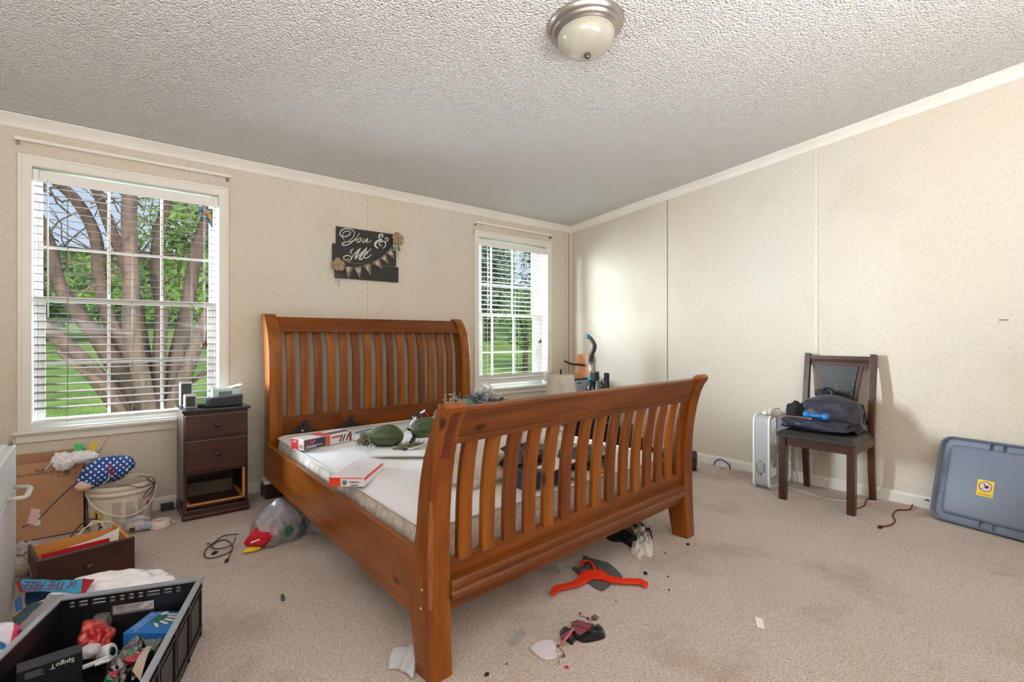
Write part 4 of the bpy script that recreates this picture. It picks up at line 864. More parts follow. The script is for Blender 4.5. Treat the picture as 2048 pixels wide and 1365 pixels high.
# ------------------------------------------------------------------ black crate and what lies in it
CM = TR((-.093, 2.40, 0)) @ RZ(-20.1); CW, CD, CH = .436, .66, .222
CR = thing('storage_crate', 'black plastic folding crate full of odds and ends in the lower left corner', 'crate', (-.093, 2.40, 0), rz=R(-20.1))
M_CR = mat('black_crate_plastic', (20, 21, 25), .38, spec=.6); M_RIM = mat('crate_rim_glare', (140, 143, 152), .15, spec=1, coat=.6)  # rim plastic is black; reflected glare is painted in as pale grey
def slots(L, z0, z1, lens, gap, start):
    out = []; x = start
    for l in lens: out += [(x, x + l, z0, z0 + .007), (x, x + l, z0 + .012, z1)]; x += l + gap
    return out
hb_ = slots(CW, .180, .199, (.016, .026, .040, .016, .016, .016, .016, .040, .026, .016), .0125, .030) + [(.155, .285, .128, .164)]
b = B(); facebox(b, TR((0, -.016, .004)), CW, 0, CH - .010, .012, hb_); obj('end_wall', b, M_CR, CR)
b = B(); facebox(b, TR((0, 0, .004)) @ RZ(-90), CD, 0, CH - .010, .012, [(.16 + k * .017, .168 + k * .017, .10, .155) for k in range(12)] + [(.08 + k * .11, .087 + k * .11, .185, .19) for k in range(5)]); b.m.transform(TR((.0, 0, 0))); obj('side_wall', b, M_CR, CR)
b = B(); facebox(b, TR((CW - .012, 0, .004)) @ RZ(-90), CD, 0, CH - .010, .012, []); b.m.transform(TR((0, 0, 0)))
for k in range(4): b.box(CW - .002, CW + .006, -.02 - k * .165 - .012, -.02 - k * .165, .01, CH - .01)
for z in (.035, .185): b.box(CW - .001, CW + .005, -CD, -.005, z, z + .010)
for k in range(3): b.box(CW - .001, CW + .003, -.16 - k * .165, -.05 - k * .165, .06, .17, bev=.004)
obj('side_wall', b, M_CR, CR)
b = B(); facebox(b, TR((.012, -CD, .004)), CW - .024, 0, CH - .010, .012, [(.145, .273, .128, .164)]); obj('end_wall', b, M_CR, CR)
b = B(); b.box(0, CW, -CD, -.004, .002, .010); obj('crate_bottom', b, M_CR, CR)
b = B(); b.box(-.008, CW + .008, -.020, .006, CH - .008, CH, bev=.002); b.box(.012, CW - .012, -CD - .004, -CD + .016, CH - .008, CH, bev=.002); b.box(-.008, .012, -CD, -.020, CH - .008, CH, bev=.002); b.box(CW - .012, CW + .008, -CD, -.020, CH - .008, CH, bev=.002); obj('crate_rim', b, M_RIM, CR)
zc = ZM(7.877, 150, 1200)
GM = CM @ TR((.235, -.155, .132)) @ RZ(-20)
GB = thing('glove_box', 'bright blue carton of gloves with a hand picture lying in the black crate', 'box', tuple(GM.translation - Vector((0, 0, .145))))
obj('carton', B().box(0, .150, 0, .135, -.085, 0, M=GM, bev=.0015), mat('bright_blue_card', (34, 112, 190), .35), GB, world=True)
def bar(b, M, p, q, w_, z=.0012, th=.0012):
    p, q = Vector((p[0], p[1], z)), Vector((q[0], q[1], z)); d = q - p; M2 = M @ TR(p) @ Matrix.Rotation(math.atan2(d.y, d.x), 4, 'Z'); b.box(0, d.length, -w_ / 2, w_ / 2, 0, th, M=M2, bev=0)
GS = GM @ Matrix.Diagonal((.68, .69, 1, 1))
b = B()
for q, a in (((.150, .165), 0), ((.165, .140), -6), ((.165, .112), -14), ((.150, .088), -24), ((.122, .066), -42)):
    c_, s_ = math.cos(R(a)), math.sin(R(a)); L_ = .058; b.prism([(q[0] - c_ * L_ * .7 - s_ * .006, q[1] - s_ * L_ * .7 + c_ * .006), (q[0] + c_ * L_ * .2 - s_ * .007, q[1] + s_ * L_ * .2 + c_ * .007), (q[0] + c_ * L_ * .5, q[1] + s_ * L_ * .5), (q[0] + c_ * L_ * .2 + s_ * .007, q[1] + s_ * L_ * .2 - c_ * .007), (q[0] - c_ * L_ * .7 + s_ * .006, q[1] - s_ * L_ * .7 - c_ * .006)], .0004 + .0003, .0018, 'z', M=GS)
obj('glove_fingers', b, mat('cream_print', (214, 204, 166), .5), GB, world=True)
obj('glove_palm', B().prism([(.070, .150), (.108, .168), (.122, .120), (.104, .082), (.072, .096)], .0003, .0024, 'z', M=GS), mat('green_print', (44, 104, 84), .5), GB, world=True)
obj('round_badge', B().lathe([(0, 0), (.019, 0), (.019, .0014), (0, .0014)], 20, M=GS @ TR((.085, .182 - .004, .0004))), mat('pale_badge', (196, 206, 212), .5), GB, world=True)
b = B(); bar(b, GS, (.052, .008), (.052, .192), .0016); obj('white_line', b, M_WHP, GB, world=True)
b = B()
for x in (.022, .036): 
    for k in range(9): bar(b, GS, (x, .028 + k * .0165), (x, .028 + k * .0165 + .012 * (.7 + .3 * ((k * 7) % 3) / 2)), .006)
obj('printing', b, mat('pale_blue_lettering', (170, 204, 232), .5), GB, world=True)
# black product carton at the front
zk = ZM(5.573, 0, 1120)
KA, KB_ = FP(*zk(0, 1165), .215), FP(*zk(935, 870), .215); kd = KB_ - KA; KM = TR((KA.x, KA.y, 0)) @ Matrix.Rotation(math.atan2(kd.y, kd.x), 4, 'Z')
KL = kd.length
BK = thing('black_carton', 'flat black carton with upside-down white name standing in the black crate', 'box', tuple(KM.translation))
KM2 = KM @ TR((.034, 0, 0)); KL2 = KL - .040
obj('carton', B().box(0, KL2, -.055, 0, .012, .200, M=KM2 @ TR((0, 0, .0)), bev=.0015), mat('black_card', (26, 27, 32), .45), BK, world=True)
text('product_name', 'SpigoT', .018, KM2 @ TR((KL2 - .045, -.0565, .185)) @ RX(90) @ RZ(180), M_WHP, BK, sx=1.1)
b = B()
for k in range(4): b.box(KL2 - .125, KL2 - .085 - .006 * (k % 2), -.0562, -.0552, .172 + k * .005, .1745 + k * .005, M=KM2)
obj('fine_print', b, mat('grey_print', (96, 98, 104), .6), BK, world=True)
obj('screw_dot', B().lathe([(0, 0), (.003, 0), (.003, .001), (0, .001)], 10, M=KM2 @ TR((.10, -.0555, .12)) @ RX(90)), M_WHP, BK, world=True)
# red bag, white reel, black foil bag and more
def inc(x, y, z): return tuple(CM @ Vector((x, y, z)))
b = B(); c_ = FP(*zc(330, 620), .09)
b.blob(tuple(c_), (.048, .075, .06), 5, .35, 1.5, seed=21, floor=.012, ridge=.08); rb = obj('red_bag', b, mat('red_film_bag', (184, 30, 40), .2, col2=(216, 100, 92), vscale=9, bump=.5, bscale=30, coat=.6), label='crumpled red and clear film bag inside the black crate', cat='plastic bag')
c2 = FP(*zc(400, 380), .125); b = B(); b.blob(tuple(c2), (.032, .03, .035), 4, .3, 2.4, seed=9, ridge=.4); obj('film_neck', b, mat('smoky_film', (120, 112, 112), .2, alpha=.6), rb, world=True)
c2 = FP(*zc(240, 810), .14); b = B(); b.blob(tuple(c2), (.030, .022, .022), 3, .2, 2, seed=4, ridge=.2); obj('film_panel', b, mat('grey_white_film', (190, 178, 184), .25), rb, world=True)
t = thing('tape_reel', 'white round reel beside the red bag in the black crate', 'reel', tuple(FP(*zc(500, 850), .10))); obj('reel', B().lathe([(0, -.018), (.025, -.018), (.027, -.015), (.027, .015), (.025, .018), (.012, .018), (.010, .012), (0, .012)], 28, M=RZ(-30) @ RY(72)), M_WHP, t)
obj('reel_hub', B().lathe([(0, .010), (.013, .010), (.013, .020), (0, .020)], 16, M=RZ(-30) @ RY(72)), M_BLK, t)
obj('white_rod', B().tube(spl([FP(*zc(310, 1030), .13), FP(*zc(420, 990), .13), FP(*zc(540, 960), .125)], 5), .006, 8), M_WHP, label='short white plastic rod below the white reel in the crate', cat='rod')
obj('white_tray_edge', B().box(-.06, .05, -.012, .0, -.004, .004, M=TR(FP(*zc(200, 1025), .12)) @ RZ(10)), M_WHP, label='white strip beside the black carton in the crate', cat='strip')
t = thing('foil_bag', 'shiny black foil bag with red and green print at the front of the crate', 'foil bag', tuple(CM @ Vector((.335, -.375, .10))))
fb = mat('black_foil', (30, 30, 36), .12, coat=1, bump=.7, bscale=14, spec=.9)
b = B(); b.blob((0, 0, .012), (.066, .105, .085), 5, .30, 1.6, seed=33, ridge=.18, M=RZ(-25)); obj('foil_body', b, fb, t)
zf = lambda x, y, z: Vector(FP(*zc(x, y), z)) - (CM @ Vector((.335, -.375, .10)))
b = B(); b.blob(tuple(zf(930, 900, .195)), (.022, .030, .01), 3, .4, 2, seed=2, ridge=.4); b.blob(tuple(zf(640, 1130, .155)), (.020, .028, .008), 3, .4, 2, seed=5, ridge=.4); obj('red_print', b, mat('red_foil', (150, 26, 50), .2, coat=1), t)
b = B(); b.blob(tuple(zf(560, 1230, .15)), (.016, .02, .008), 3, .4, 2, seed=7); b.blob(tuple(zf(900, 860, .20)), (.012, .014, .01), 3, .4, 2, seed=8); obj('green_print', b, mat('green_foil', (20, 110, 70), .2, coat=1), t)
Mt = TR(Vector(FP(*zc(760, 850), .205))) @ RZ(55) @ RX(25)
text('foil_lettering', 'Black Stuff', .03, Mt, mat('silver_print', (190, 186, 196), .4), t, shear=.2) if False else None
b = B(); sheet(b, lambda u, v: (lambda a, c: a.lerp(c, u) + Vector((0, 0, .012 * math.sin(v * 3.14))))(FP(*zc(900 + 220 * v, 1120 - 380 * v + 60 * (1 - v) * v), .20 + .01 * v), FP(*zc(1030 + 180 * v, 1290 - 560 * v), .195 + .015 * v)), 10, 16); obj('white_flap', b, mat('cream_card', (222, 206, 190), .6), label='curled cream card flap on top of the foil bag in the crate', cat='card')
b = B(); b.blob(inc(.36, -.30, .07), (.055, .11, .055), 4, .2, 2, seed=44, floor=.012, ridge=.3); obj('black_pouch', b, mat('navy_black_nylon', (18, 20, 30), .4, bump=.4, bscale=30), label='dark navy nylon pouch against the right wall of the crate', cat='pouch')
b = B(); b.box(0, .10, -.10, 0, .0, .07, M=CM @ TR((.20, -.17, .012)) @ RZ(14), bev=.004); obj('black_case', b, M_BLKM, label='small black case under the blue glove carton in the crate', cat='case')

# ------------------------------------------------------------------ plastic bags behind and left of the crate
z4 = ZM(4.655, 0, 1100)
def patch(b, quad, z, nu=16, nv=8, amp=.010, seed=0, th=.0015, dz=0.):
    """crumpled sheet: bilinear over four pixel corners, each with its own height"""
    C = [FP(*q[:2], q[2] if len(q) > 2 else z) for q in quad]
    def f(u, v):
        p = C[0].lerp(C[1], u).lerp(C[3].lerp(C[2], u), v); n_ = noise.noise(Vector((p.x * 22, p.y * 22, seed))); m_ = noise.noise(Vector((p.x * 55, p.y * 55, seed + 4)))
        return p + Vector((.2 * amp * m_, .2 * amp * n_, amp * (n_ + .5 * abs(m_)) + dz))
    return b.grid(f, nu, nv, thick=th)
BG = thing('shopping_bag', 'large white shopping bag with blue banner and red edge behind the crate', 'plastic bag', (-.02, 2.62, 0))
b = B(); b.blob((.01, 2.65, .075), (.205, .12, .095), 5, .22, 1.8, seed=17, floor=.002, ridge=.10); b.blob((.13, 2.62, .065), (.15, .11, .09), 5, .25, 1.8, seed=27, floor=.002, ridge=.14)
obj('bag_body', b, M_BAG, BG, world=True)
ban = [(*z4(180, 275), .185), (*z4(860, 285), .185), (*z4(770, 400), .160), (*z4(200, 392), .165)]
b = B(); patch(b, ban, .17, 26, 8, .006, 3); obj('blue_banner', b, mat('sky_blue_print', (92, 204, 236), .3, bump=.3, bscale=30), BG, world=True)
b = B(); patch(b, [(*z4(145, 290), .183), (*z4(185, 278), .184), (*z4(205, 392), .166), (*z4(175, 380), .166)], .17, 4, 10, .006, 3, dz=.001); patch(b, [(*z4(770, 275), .187), (*z4(880, 280), .187), (*z4(775, 450), .152), (*z4(745, 450), .152)], .17, 8, 12, .006, 3, dz=.001)
patch(b, [(*z4(160, 385), .166), (*z4(330, 392), .166), (*z4(330, 402), .164), (*z4(180, 398), .164)], .17, 10, 2, .006, 3, dz=.001); obj('red_edging', b, mat('red_print', (206, 52, 60), .35), BG, world=True)
pa, pb_ = FP(*z4(205, 345), .181), FP(*z4(700, 345), .181); xd = (pb_ - pa).normalized()
Mt = frame(tuple((pa + pb_) / 2 + Vector((0, 0, .004))), -xd, (Vector((0, 0, 1)).cross(-xd) + Vector((0, 0, .75))) * 1)
Mt = frame(tuple((pa + pb_) / 2 + Vector((0, -.004, .008))), -xd, Vector((xd.y, -xd.x, -.9)))
text('banner_lettering', 'of THE FREE!', .045, Mt, mat('plum_print', (120, 40, 84), .5), BG, sx=.85, ext=.001)
b = B(); patch(b, [(*z4(490, 378), .150), (*z4(760, 400), .150), (*z4(700, 450), .13), (*z4(560, 440), .13)], .14, 12, 8, .010, 9); obj('pale_blue_fold', b, mat('pale_blue_film', (150, 204, 216), .3), BG, world=True)
t = thing('clear_sleeve', 'long clear plastic sleeve leaning on the left side of the crate', 'sleeve', (-.18, 2.2, 0))
b = B(); patch(b, [(*z4(500, 390), .15), (*z4(640, 440), .16), (*z4(270, 770), .19), (*z4(130, 750), .16)], .15, 10, 18, .005, 12, th=.003); obj('sleeve_film', b, mat('translucent_grey', (190, 186, 188), .3, alpha=.85), t, world=True)
b = B(); patch(b, [(*z4(240, 398), .15), (*z4(500, 375), .15), (*z4(330, 560), .12), (*z4(230, 520), .12)], .14, 12, 10, .008, 12); obj('dark_blue_print', b, mat('navy_film', (28, 60, 92), .25, coat=.5, bump=.4, bscale=20), t, world=True)
b = B(); patch(b, [(*z4(330, 480), .135), (*z4(440, 440), .14), (*z4(180, 740), .13), (*z4(110, 640), .12)], .14, 8, 12, .008, 15); obj('teal_print', b, mat('teal_film', (74, 116, 124), .3), t, world=True)
def flagmat(nm, ax=0):
    m = mat(nm, (225, 222, 226), .35, bump=.3, bscale=20); n = m.node_tree; L = n.links; tc = n.nodes.new('ShaderNodeTexCoord'); wv = n.nodes.new('ShaderNodeTexWave'); wv.inputs['Scale'].default_value = 4.2; wv.inputs['Distortion'].default_value = 2.2; wv.inputs['Detail'].default_value = 1; wv.bands_direction = 'X'
    L.new(tc.outputs['Object'], wv.inputs[0]); r = n.nodes.new('ShaderNodeValToRGB'); r.color_ramp.interpolation = 'CONSTANT'; e = r.color_ramp.elements; e[0].color = SRGB((222, 218, 226)) + (1,); e[1].position = .55; e[1].color = SRGB((206, 48, 96)) + (1,)
    L.new(wv.outputs[0], r.inputs[0]); L.new(r.outputs[0], m.node_tree.nodes['Principled BSDF'].inputs['Base Color']); return m
MFL = flagmat('striped_film')
t = thing('striped_bag', 'red and white striped plastic bag left of the clear sleeve', 'plastic bag', (-.23, 2.28, 0))
b = B(); b.blob((-.265, 2.37, .085), (.095, .115, .105), 5, .25, 1.8, seed=52, floor=.002, ridge=.15); obj('bag_body', b, MFL, t, world=True)
b = B(); patch(b, [(*z4(135, 500), .16), (*z4(190, 440), .165), (*z4(215, 560), .15), (*z4(150, 590), .15)], .15, 6, 6, .004, 2, dz=.005); obj('blue_star_print', b, mat('star_blue', (60, 110, 176), .4), t, world=True)
t = thing('striped_bag', 'red and white striped bag with a blue star corner beside the crate rim', 'plastic bag', (-.25, 1.98, 0))
b = B(); b.blob((0, 0, 0), (.055, .12, .10), 5, .2, 1.8, seed=61, ridge=.12, M=TR((-.285, 2.10, .105)) @ RZ(-20)); obj('bag_body', b, MFL, t, world=True)
b = B(); patch(b, [(*z4(0, 880), .172), (*z4(50, 900), .172), (*z4(90, 1030), .165), (*z4(0, 1050), .165)], .17, 8, 8, .004, 2, dz=.006); bp_ = obj('blue_star_print', b, mat('bright_star_blue', (44, 130, 206), .4), t, world=True)
c_ = FP(*z4(12, 955), .185); b = B(); b.prism([((.016 if k % 2 == 0 else .0065) * math.cos(R(90 + 36 * k)), (.016 if k % 2 == 0 else .0065) * math.sin(R(90 + 36 * k))) for k in range(10)], 0, .002, 'z', M=TR(c_)); obj('white_star', b, M_WHP, bp_, world=True)

# ------------------------------------------------------------------ grey carrier bag with red cloth by the bed, cable loops
GBG = thing('grey_carrier_bag', 'translucent grey carrier bag with green logo lying by the bed', 'plastic bag', (.78, 3.02, 0))
b = B()
def bagf(u, v):
    a = 2 * math.pi * v; x = -.115 + .30 * u; r = .035 + .085 * math.sin(math.pi * min(1, .12 + u * .80)) ** .8; k = 1 + .22 * noise.noise(Vector((math.cos(a) * 1.6, math.sin(a) * 1.6, u * 4))) - .16 * abs(noise.noise(Vector((math.cos(a) * 3, math.sin(a) * 3, u * 7 + 3))))
    y = math.cos(a) * r * k * .95; z = max(.004, .060 + math.sin(a) * r * k * 1.0 + max(0, math.sin(a)) ** 3 * .055 * max(0, 1 - abs(u - .42) * 3.2))
    return (x, y, z)
b.grid(bagf, 34, 40); b.m.transform(RZ(14)); obj('film', b, mat('grey_smoky_film', (168, 170, 180), .18, alpha=.5, bump=.5, bscale=22, coat=.8), GBG)
b = B(); b.blob((.09, .01, .048), (.085, .055, .042), 4, .25, 2, seed=71, floor=.004, ridge=.2); obj('dark_contents', b, mat('dark_cloth_lump', (44, 44, 46), .8), GBG)
lm = mat('green_stripe_print', (24, 110, 70), .5); b = B()
for k in range(7): b.box(-.004, .004, -.0015, 0, .0, .05 + .02 * math.sin(k), M=RZ(14) @ TR((.005 + k * .014, -.118 + .002 * k, .050)) @ RX(12) @ RY(-20 if k < 4 else 28))
obj('green_logo', b, lm, GBG)
b = B(); b.blob((-.075, -.045, .058), (.095, .055, .052), 4, .25, 1.5, seed=81, floor=.006, ridge=.10, M=RZ(10)); rc = obj('red_cloth', b, mat('red_cloth', (184, 14, 34), .8, bump=.3, bscale=120), GBG)
obj('white_drawstring', B().tube(spl([(-.145, -.10, .058), (-.105, -.102, .065), (-.075, -.098, .074), (-.05, -.088, .084)], 5), .004, 6), M_PAPER, rc)
b = B(); b.blob((-.135, -.088, .016), (.045, .018, .014), 3, .2, 2, seed=84, floor=.005); obj('yellow_cloth', b, mat('yellow_cloth', (226, 196, 32), .8), GBG)
def loops(name, label, pts, r, m, cat='cable', plug=None):
    t = thing(name, label, cat, tuple(pts[len(pts) // 2][:2]) + (0,))
    obj('lead', B().tube(spl(pts, 8), r, 6), m, t, world=True)
    if plug:
        for p, d in plug: 
            p = Vector(p); d = Vector(d).normalized(); obj('plug', B().tube([p, p + d * .012, p + d * .030, p + d * .036], [r * 1.2, r * 2.6, r * 2.4, r * 1.2], 8), M_BLK, t, world=True)
    return t
zq = ZM(6.205, 400, 1000); M_GC = mat('grey_cable', (84, 76, 74), .5)
q = lambda x, y, z=.005: tuple(FP(*zq(x, y), z))
loops('looped_cable', 'grey-black cable lying in loops on the carpet in front of the grey bag', [q(470, 430, .03), q(300, 445), q(190, 520), q(80, 610), q(55, 690), q(110, 725, .008), q(250, 700), q(400, 620, .012), q(350, 510, .008), q(240, 510), q(140, 580, .009), q(230, 610, .012), q(400, 560, .02), q(440, 470, .03)], .0035, M_GC,
      plug=[(q(215, 645), (FP(*zq(130, 690)) - FP(*zq(215, 645)))), (q(345, 740), (FP(*zq(310, 790)) - FP(*zq(345, 740))))])
obj('thin_cable', B().tube(spl([q(400, 620, .016), q(370, 680, .008), q(345, 742)], 5), .003, 6), M_GC, label='short grey lead hanging down from the cable loops', cat='cable')
obj('battery', B().lathe([(0, 0), (.007, 0), (.007, .040), (.0025, .041), (.0025, .043), (0, .043)], 14, M=TR(FP(566, 1200, .0075)) @ RZ(-12) @ RX(-90)), mat('blue_green_battery', (66, 92, 90), .35, metal=.4), label='small blue-green battery lying alone on the carpet', cat='battery')
obj('green_bit', B().blob(tuple(FP(416, 1088, .005)), (.010, .007, .005), 2, .2), mat('green_bit', (52, 96, 56), .6), label='tiny green bit on the carpet left of the cable loops', cat='debris')

# ------------------------------------------------------------------ on the mattress
ZB = .462; z5 = ZM(5.689, 540, 780)
BM_, lx, ly = qframe(z5(385, 600), z5(930, 490), z5(180, 572), .535)
CB = thing('long_carton', 'long torn red, white and navy carton on the head end of the mattress', 'box', tuple(BM_.translation - Vector((0, 0, .07))))
Lc = .385; A0 = FP(*z5(383, 700), ZB); A1 = FP(*z5(935, 580), ZB); ang = math.atan2(A1.y - A0.y, A1.x - A0.x); BM2 = TR((A0.x, A0.y, ZB + .001)) @ Matrix.Rotation(ang, 4, 'Z'); Lc = (A1 - A0).length
wd_ = (FP(*z5(210, 680), ZB) - A0).length
Wm = mat('white_red_card', (222, 214, 212), .4); Nm = mat('navy_card', (50, 50, 74), .4); Rm = mat('bright_red_card', (206, 34, 42), .4); Sm = mat('salmon_red_print', (198, 84, 70), .4)
obj('carton', B().box(0, Lc, 0, wd_, 0, .066, M=BM2, bev=.003), Wm, CB, world=True)
b = B(); b.box(.004, Lc * .42, -.0012, 0, .004, .062, M=BM2); obj('navy_panel', b, Nm, CB, world=True)
b = B(); b.box(Lc * .42, Lc * .52, -.0014, 0, .002, .064, M=BM2); b.box(Lc * .35, Lc * .55, .0, wd_, .066, .0672, M=BM2); obj('red_band', b, Sm, CB, world=True)
b = B(); b.box(-.0012, 0, wd_ * .45, wd_, .002, .064, M=BM2); obj('red_end_panel', b, Rm, CB, world=True)
b = B(); b.box(Lc * .55, Lc * .97, .01, wd_ * .55, .066, .0672, M=BM2); obj('grey_top_panel', b, mat('slate_print', (92, 88, 100), .4), CB, world=True)
b = B()
for x in (.72, .78, .86): b.box(-.004, .004, -.0016, 0, .0, .05, M=BM2 @ TR((Lc * x, 0, .008)) @ RY(28))
obj('black_bars', b, M_BLK, CB, world=True)
b = B(); b.box(Lc * .93, Lc * .985, -.0015, 0, .004, .062, M=BM2); obj('striped_end', b, mat('brown_red_stripe', (130, 60, 60), .5, var=.4, vscale=60), CB, world=True)
b = B(); b.box(Lc * .55, Lc * .78, -.0016, 0, .040, .052, M=BM2); obj('red_strip', b, Sm, CB, world=True)
text('brand_lettering', 'CAP', .036, BM2 @ TR((Lc * .13, -.0016, .042)) @ RX(90), mat('salmon_letter', (226, 110, 110), .5), CB); text('brand_lettering', 'CAP', .020, BM2 @ TR((-.0016, wd_ * .72, .048)) @ RZ(-90) @ RX(90), M_PAPER, CB)
b = B()
for k in range(2): b.box(Lc * .04, Lc * (.36 - .12 * k), -.0018, 0, .020 - k * .008, .0235 - k * .008, M=BM2)
obj('fine_print', b, M_PAPER, CB, world=True)
b = B(); b.box(-.0013, 0, .010, wd_ * .38, .012, .034, M=BM2); obj('barcode', b, mat('grey_barcode', (150, 148, 152), .5), CB, world=True)
# white carton with orange
P0 = FP(*z5(1070, 1108), ZB); P1 = FP(*z5(695, 1090), ZB); P2 = FP(*z5(1325, 880), ZB)
a = math.atan2(P2.y - P0.y, P2.x - P0.x); l2 = (P2 - P0).length; l1 = (P1 - P0).length; WM = TR((P0.x, P0.y, ZB + .001)) @ Matrix.Rotation(a, 4, 'Z')
WC = thing('white_carton', 'flat white and orange carton overhanging the near edge of the mattress', 'box', tuple(WM.translation), rz=a)
obj('carton', B().prism([(0, 0), (l2 - .035, 0), (l2, .030), (l2, l1 * .98), (0, l1)], 0, .040, 'z', bev=.0015), mat('white_card', (226, 224, 228), .4), WC)
obj('orange_side', B().box(.002, l2 * .80, -.0008, 0, .026, .040), M_ORNG, WC); obj('orange_end', B().box(-.0010, 0, l1 * .68, l1, .001, .0405), M_ORNG, WC); obj('orange_edge', B().box(-.0009, 0, .004, l1 * .70, .0365, .0405), M_ORNG, WC)
obj('barcode', B().box(-.0009, 0, l1 * .50, l1 * .62, .008, .028), mat('grey_code', (110, 108, 112), .5), WC)
text('fine_lettering', 'WARNING', .010, WM @ TR((-.001, l1 * .28, .020)) @ RZ(-90) @ RX(90), M_INK, WC); text('side_lettering', 'MODEL S22', .012, WM @ TR((l2 * .45, -.001, .014)) @ RX(90), M_ORNG, WC) if False else None
obj('black_label', B().box(-.0010, 0, l1 * .18, l1 * .38, .004, .008), M_INK, WC)
obj('pale_logo', B().lathe([(0, 0), (.016, 0), (.016, .0008), (0, .0008)], 20, M=TR((l2 * .5, l1 * .55, .040)) @ Matrix.Diagonal((1.4, .6, 1, 1))), mat('pale_grey_print', (204, 202, 206), .5), WC)
# white tray
T0 = FP(*z5(1060, 790), ZB); tdir = FP(*z5(1700, 790), ZB) - T0; a = math.atan2(tdir.y, tdir.x); TM = TR((T0.x, T0.y, ZB + .002)) @ Matrix.Rotation(a, 4, 'Z')
b = B()
def rr(x0, x1, y0, y1, r, z, n=6):
    o = []
    for cx, cy, a0 in ((x1 - r, y0 + r, -90), (x1 - r, y1 - r, 0), (x0 + r, y1 - r, 90), (x0 + r, y0 + r, 180)):
        for k in range(n + 1): q_ = R(a0 + 90 * k / n); o.append((cx + r * math.cos(q_), cy + r * math.sin(q_), z))
    return o
def traymesh(lx, ly, h, rim, r=.03, th=.003):
    return loft([rr(0, lx, 0, ly, r, h), rr(rim * .3, lx - rim * .3, rim * .3, ly - rim * .3, r, h + .003), rr(rim, lx - rim, rim, ly - rim, r, h), rr(rim * 1.8, lx - rim * 1.8, rim * 1.8, ly - rim * 1.8, r * .8, th), rr(rim * 1.8, lx - rim * 1.8, rim * 1.8, ly - rim * 1.8, r * .8, 0), rr(0, lx, 0, ly, r, h - .004)][:5] , True)
tb = traymesh(.50, .40, .016, .016); tb.m.transform(TM); obj('white_tray', tb, M_WHP, label='white rectangular plastic tray under the green bundle on the mattress', cat='tray')
# green bundle with aluminium legs
gc_ = FP(*z5(1400, 640), ZB + .02)
GN = thing('folded_camp_stool', 'olive green fabric bundle with aluminium legs and frayed end on the mattress', 'camp stool', (gc_.x, gc_.y, ZB + .018))
M_OLV = mat('olive_fabric', (72, 84, 54), .85, var=.2, vscale=14, bump=.3, bscale=160); M_FRAY = mat('frayed_camo_strips', (150, 146, 116), .9, col2=(78, 82, 60), vscale=60)
g1, g2 = Vector((-.02, .05, .055)), Vector((.24, .02, .075)); ax = R(-20)
def gsack(c, rx, ry, rz_, seed, rot): 
    b = B(); t_ = bmesh.new(); bmesh.ops.create_uvsphere(t_, u_segments=48, v_segments=24, radius=1)
    for v in t_.verts:
        d = v.co.copy(); an = math.atan2(d.z, d.y); k = 1 + .10 * math.sin(an * 9 + 2 * noise.noise(d * 1.5 + Vector((seed, 0, 0)))) * (1 - abs(d.x) ** 3 * .2) + .08 * noise.noise(d * 2 + Vector((seed, 0, 0)))
        v.co = Vector((d.x * rx, d.y * ry * k, max(d.z * rz_ * k, -rz_ * .72)))
    for f_ in t_.faces: f_.smooth = True
    b.add(t_, TR(c) @ RZ(rot)); return b
obj('fabric_roll', gsack(g1, .105, .078, .066, 3, -28), M_OLV, GN); obj('fabric_roll', gsack(g2, .10, .066, .070, 5, -12), M_OLV, GN)
def frays(b, c, n, L_, rnd, spread=(.03, .03, .03), r=.0024):
    for k in range(n):
        p = Vector(c) + Vector((rnd.gauss(0, spread[0]), rnd.gauss(0, spread[1]), abs(rnd.gauss(0, spread[2])))); d = Vector((rnd.gauss(0, 1), rnd.gauss(0, 1), rnd.gauss(0, .6))).normalized(); pts = [p]
        for i in range(5): d = (d + Vector((rnd.gauss(0, .6), rnd.gauss(0, .6), rnd.gauss(0, .5)))).normalized(); q_ = pts[-1] + d * L_ / 5; q_.z = max(q_.z, p.z - .02); pts.append(q_)
        b.tube(pts, r, 4, caps=False, flat=.5)
rnd = random.Random(5); b = B(); frays(b, (-.125, .105, .02), 260, .045, rnd, (.016, .022, .022), .0032); obj('frayed_strips', b, M_FRAY, GN); b = B(); frays(b, (.06, -.085, .0), 90, .04, rnd, (.05, .02, .012)); b.blob((.06, -.085, .004), (.10, .03, .012), 3, .2); obj('frayed_strips', b, M_FRAY, GN)
def wr(p): return Vector(p) - Vector((gc_.x, gc_.y, ZB + .018))
M_ALU = mat('aluminium', (190, 192, 190), .35, metal=.6)
for p, q_, e in ((FP(*z5(1540, 450), .56), FP(*z5(1660, 300), .60), FP(*z5(1745, 245), .615)), (FP(*z5(1720, 640), .50), FP(*z5(1545, 690), .478), FP(*z5(1510, 700), .474))):
    p, q_, e = wr(p), wr(q_), wr(e); d = (q_ - p); lg = obj('stool_leg', B().tube([p - d * .3, q_], .0105, 10, flat=.7), M_ALU, GN); obj('leg_foot', B().tube([q_ - (e - q_) * .3, e], [.015, .0175], 10), M_BLK, lg)
b = B(); b.tube(spl([wr(FP(*z5(1545, 440), .56)), wr(FP(*z5(1610, 470), .54)), wr(FP(*z5(1640, 540), .52)), wr(FP(*z5(1600, 610), .50))], 5), .014, 8, flat=.5); obj('black_strap', b, M_BLKM, GN)
b = B(); b.tube([wr(FP(*z5(1750, 232), .62)), wr(FP(*z5(1800, 300), .58)), wr(FP(*z5(1765, 380), .55)), wr(FP(*z5(1715, 300), .58))], .0025, 5, closed=True); obj('pink_cord', b, mat('pink_cord', (226, 40, 120), .5), GN)
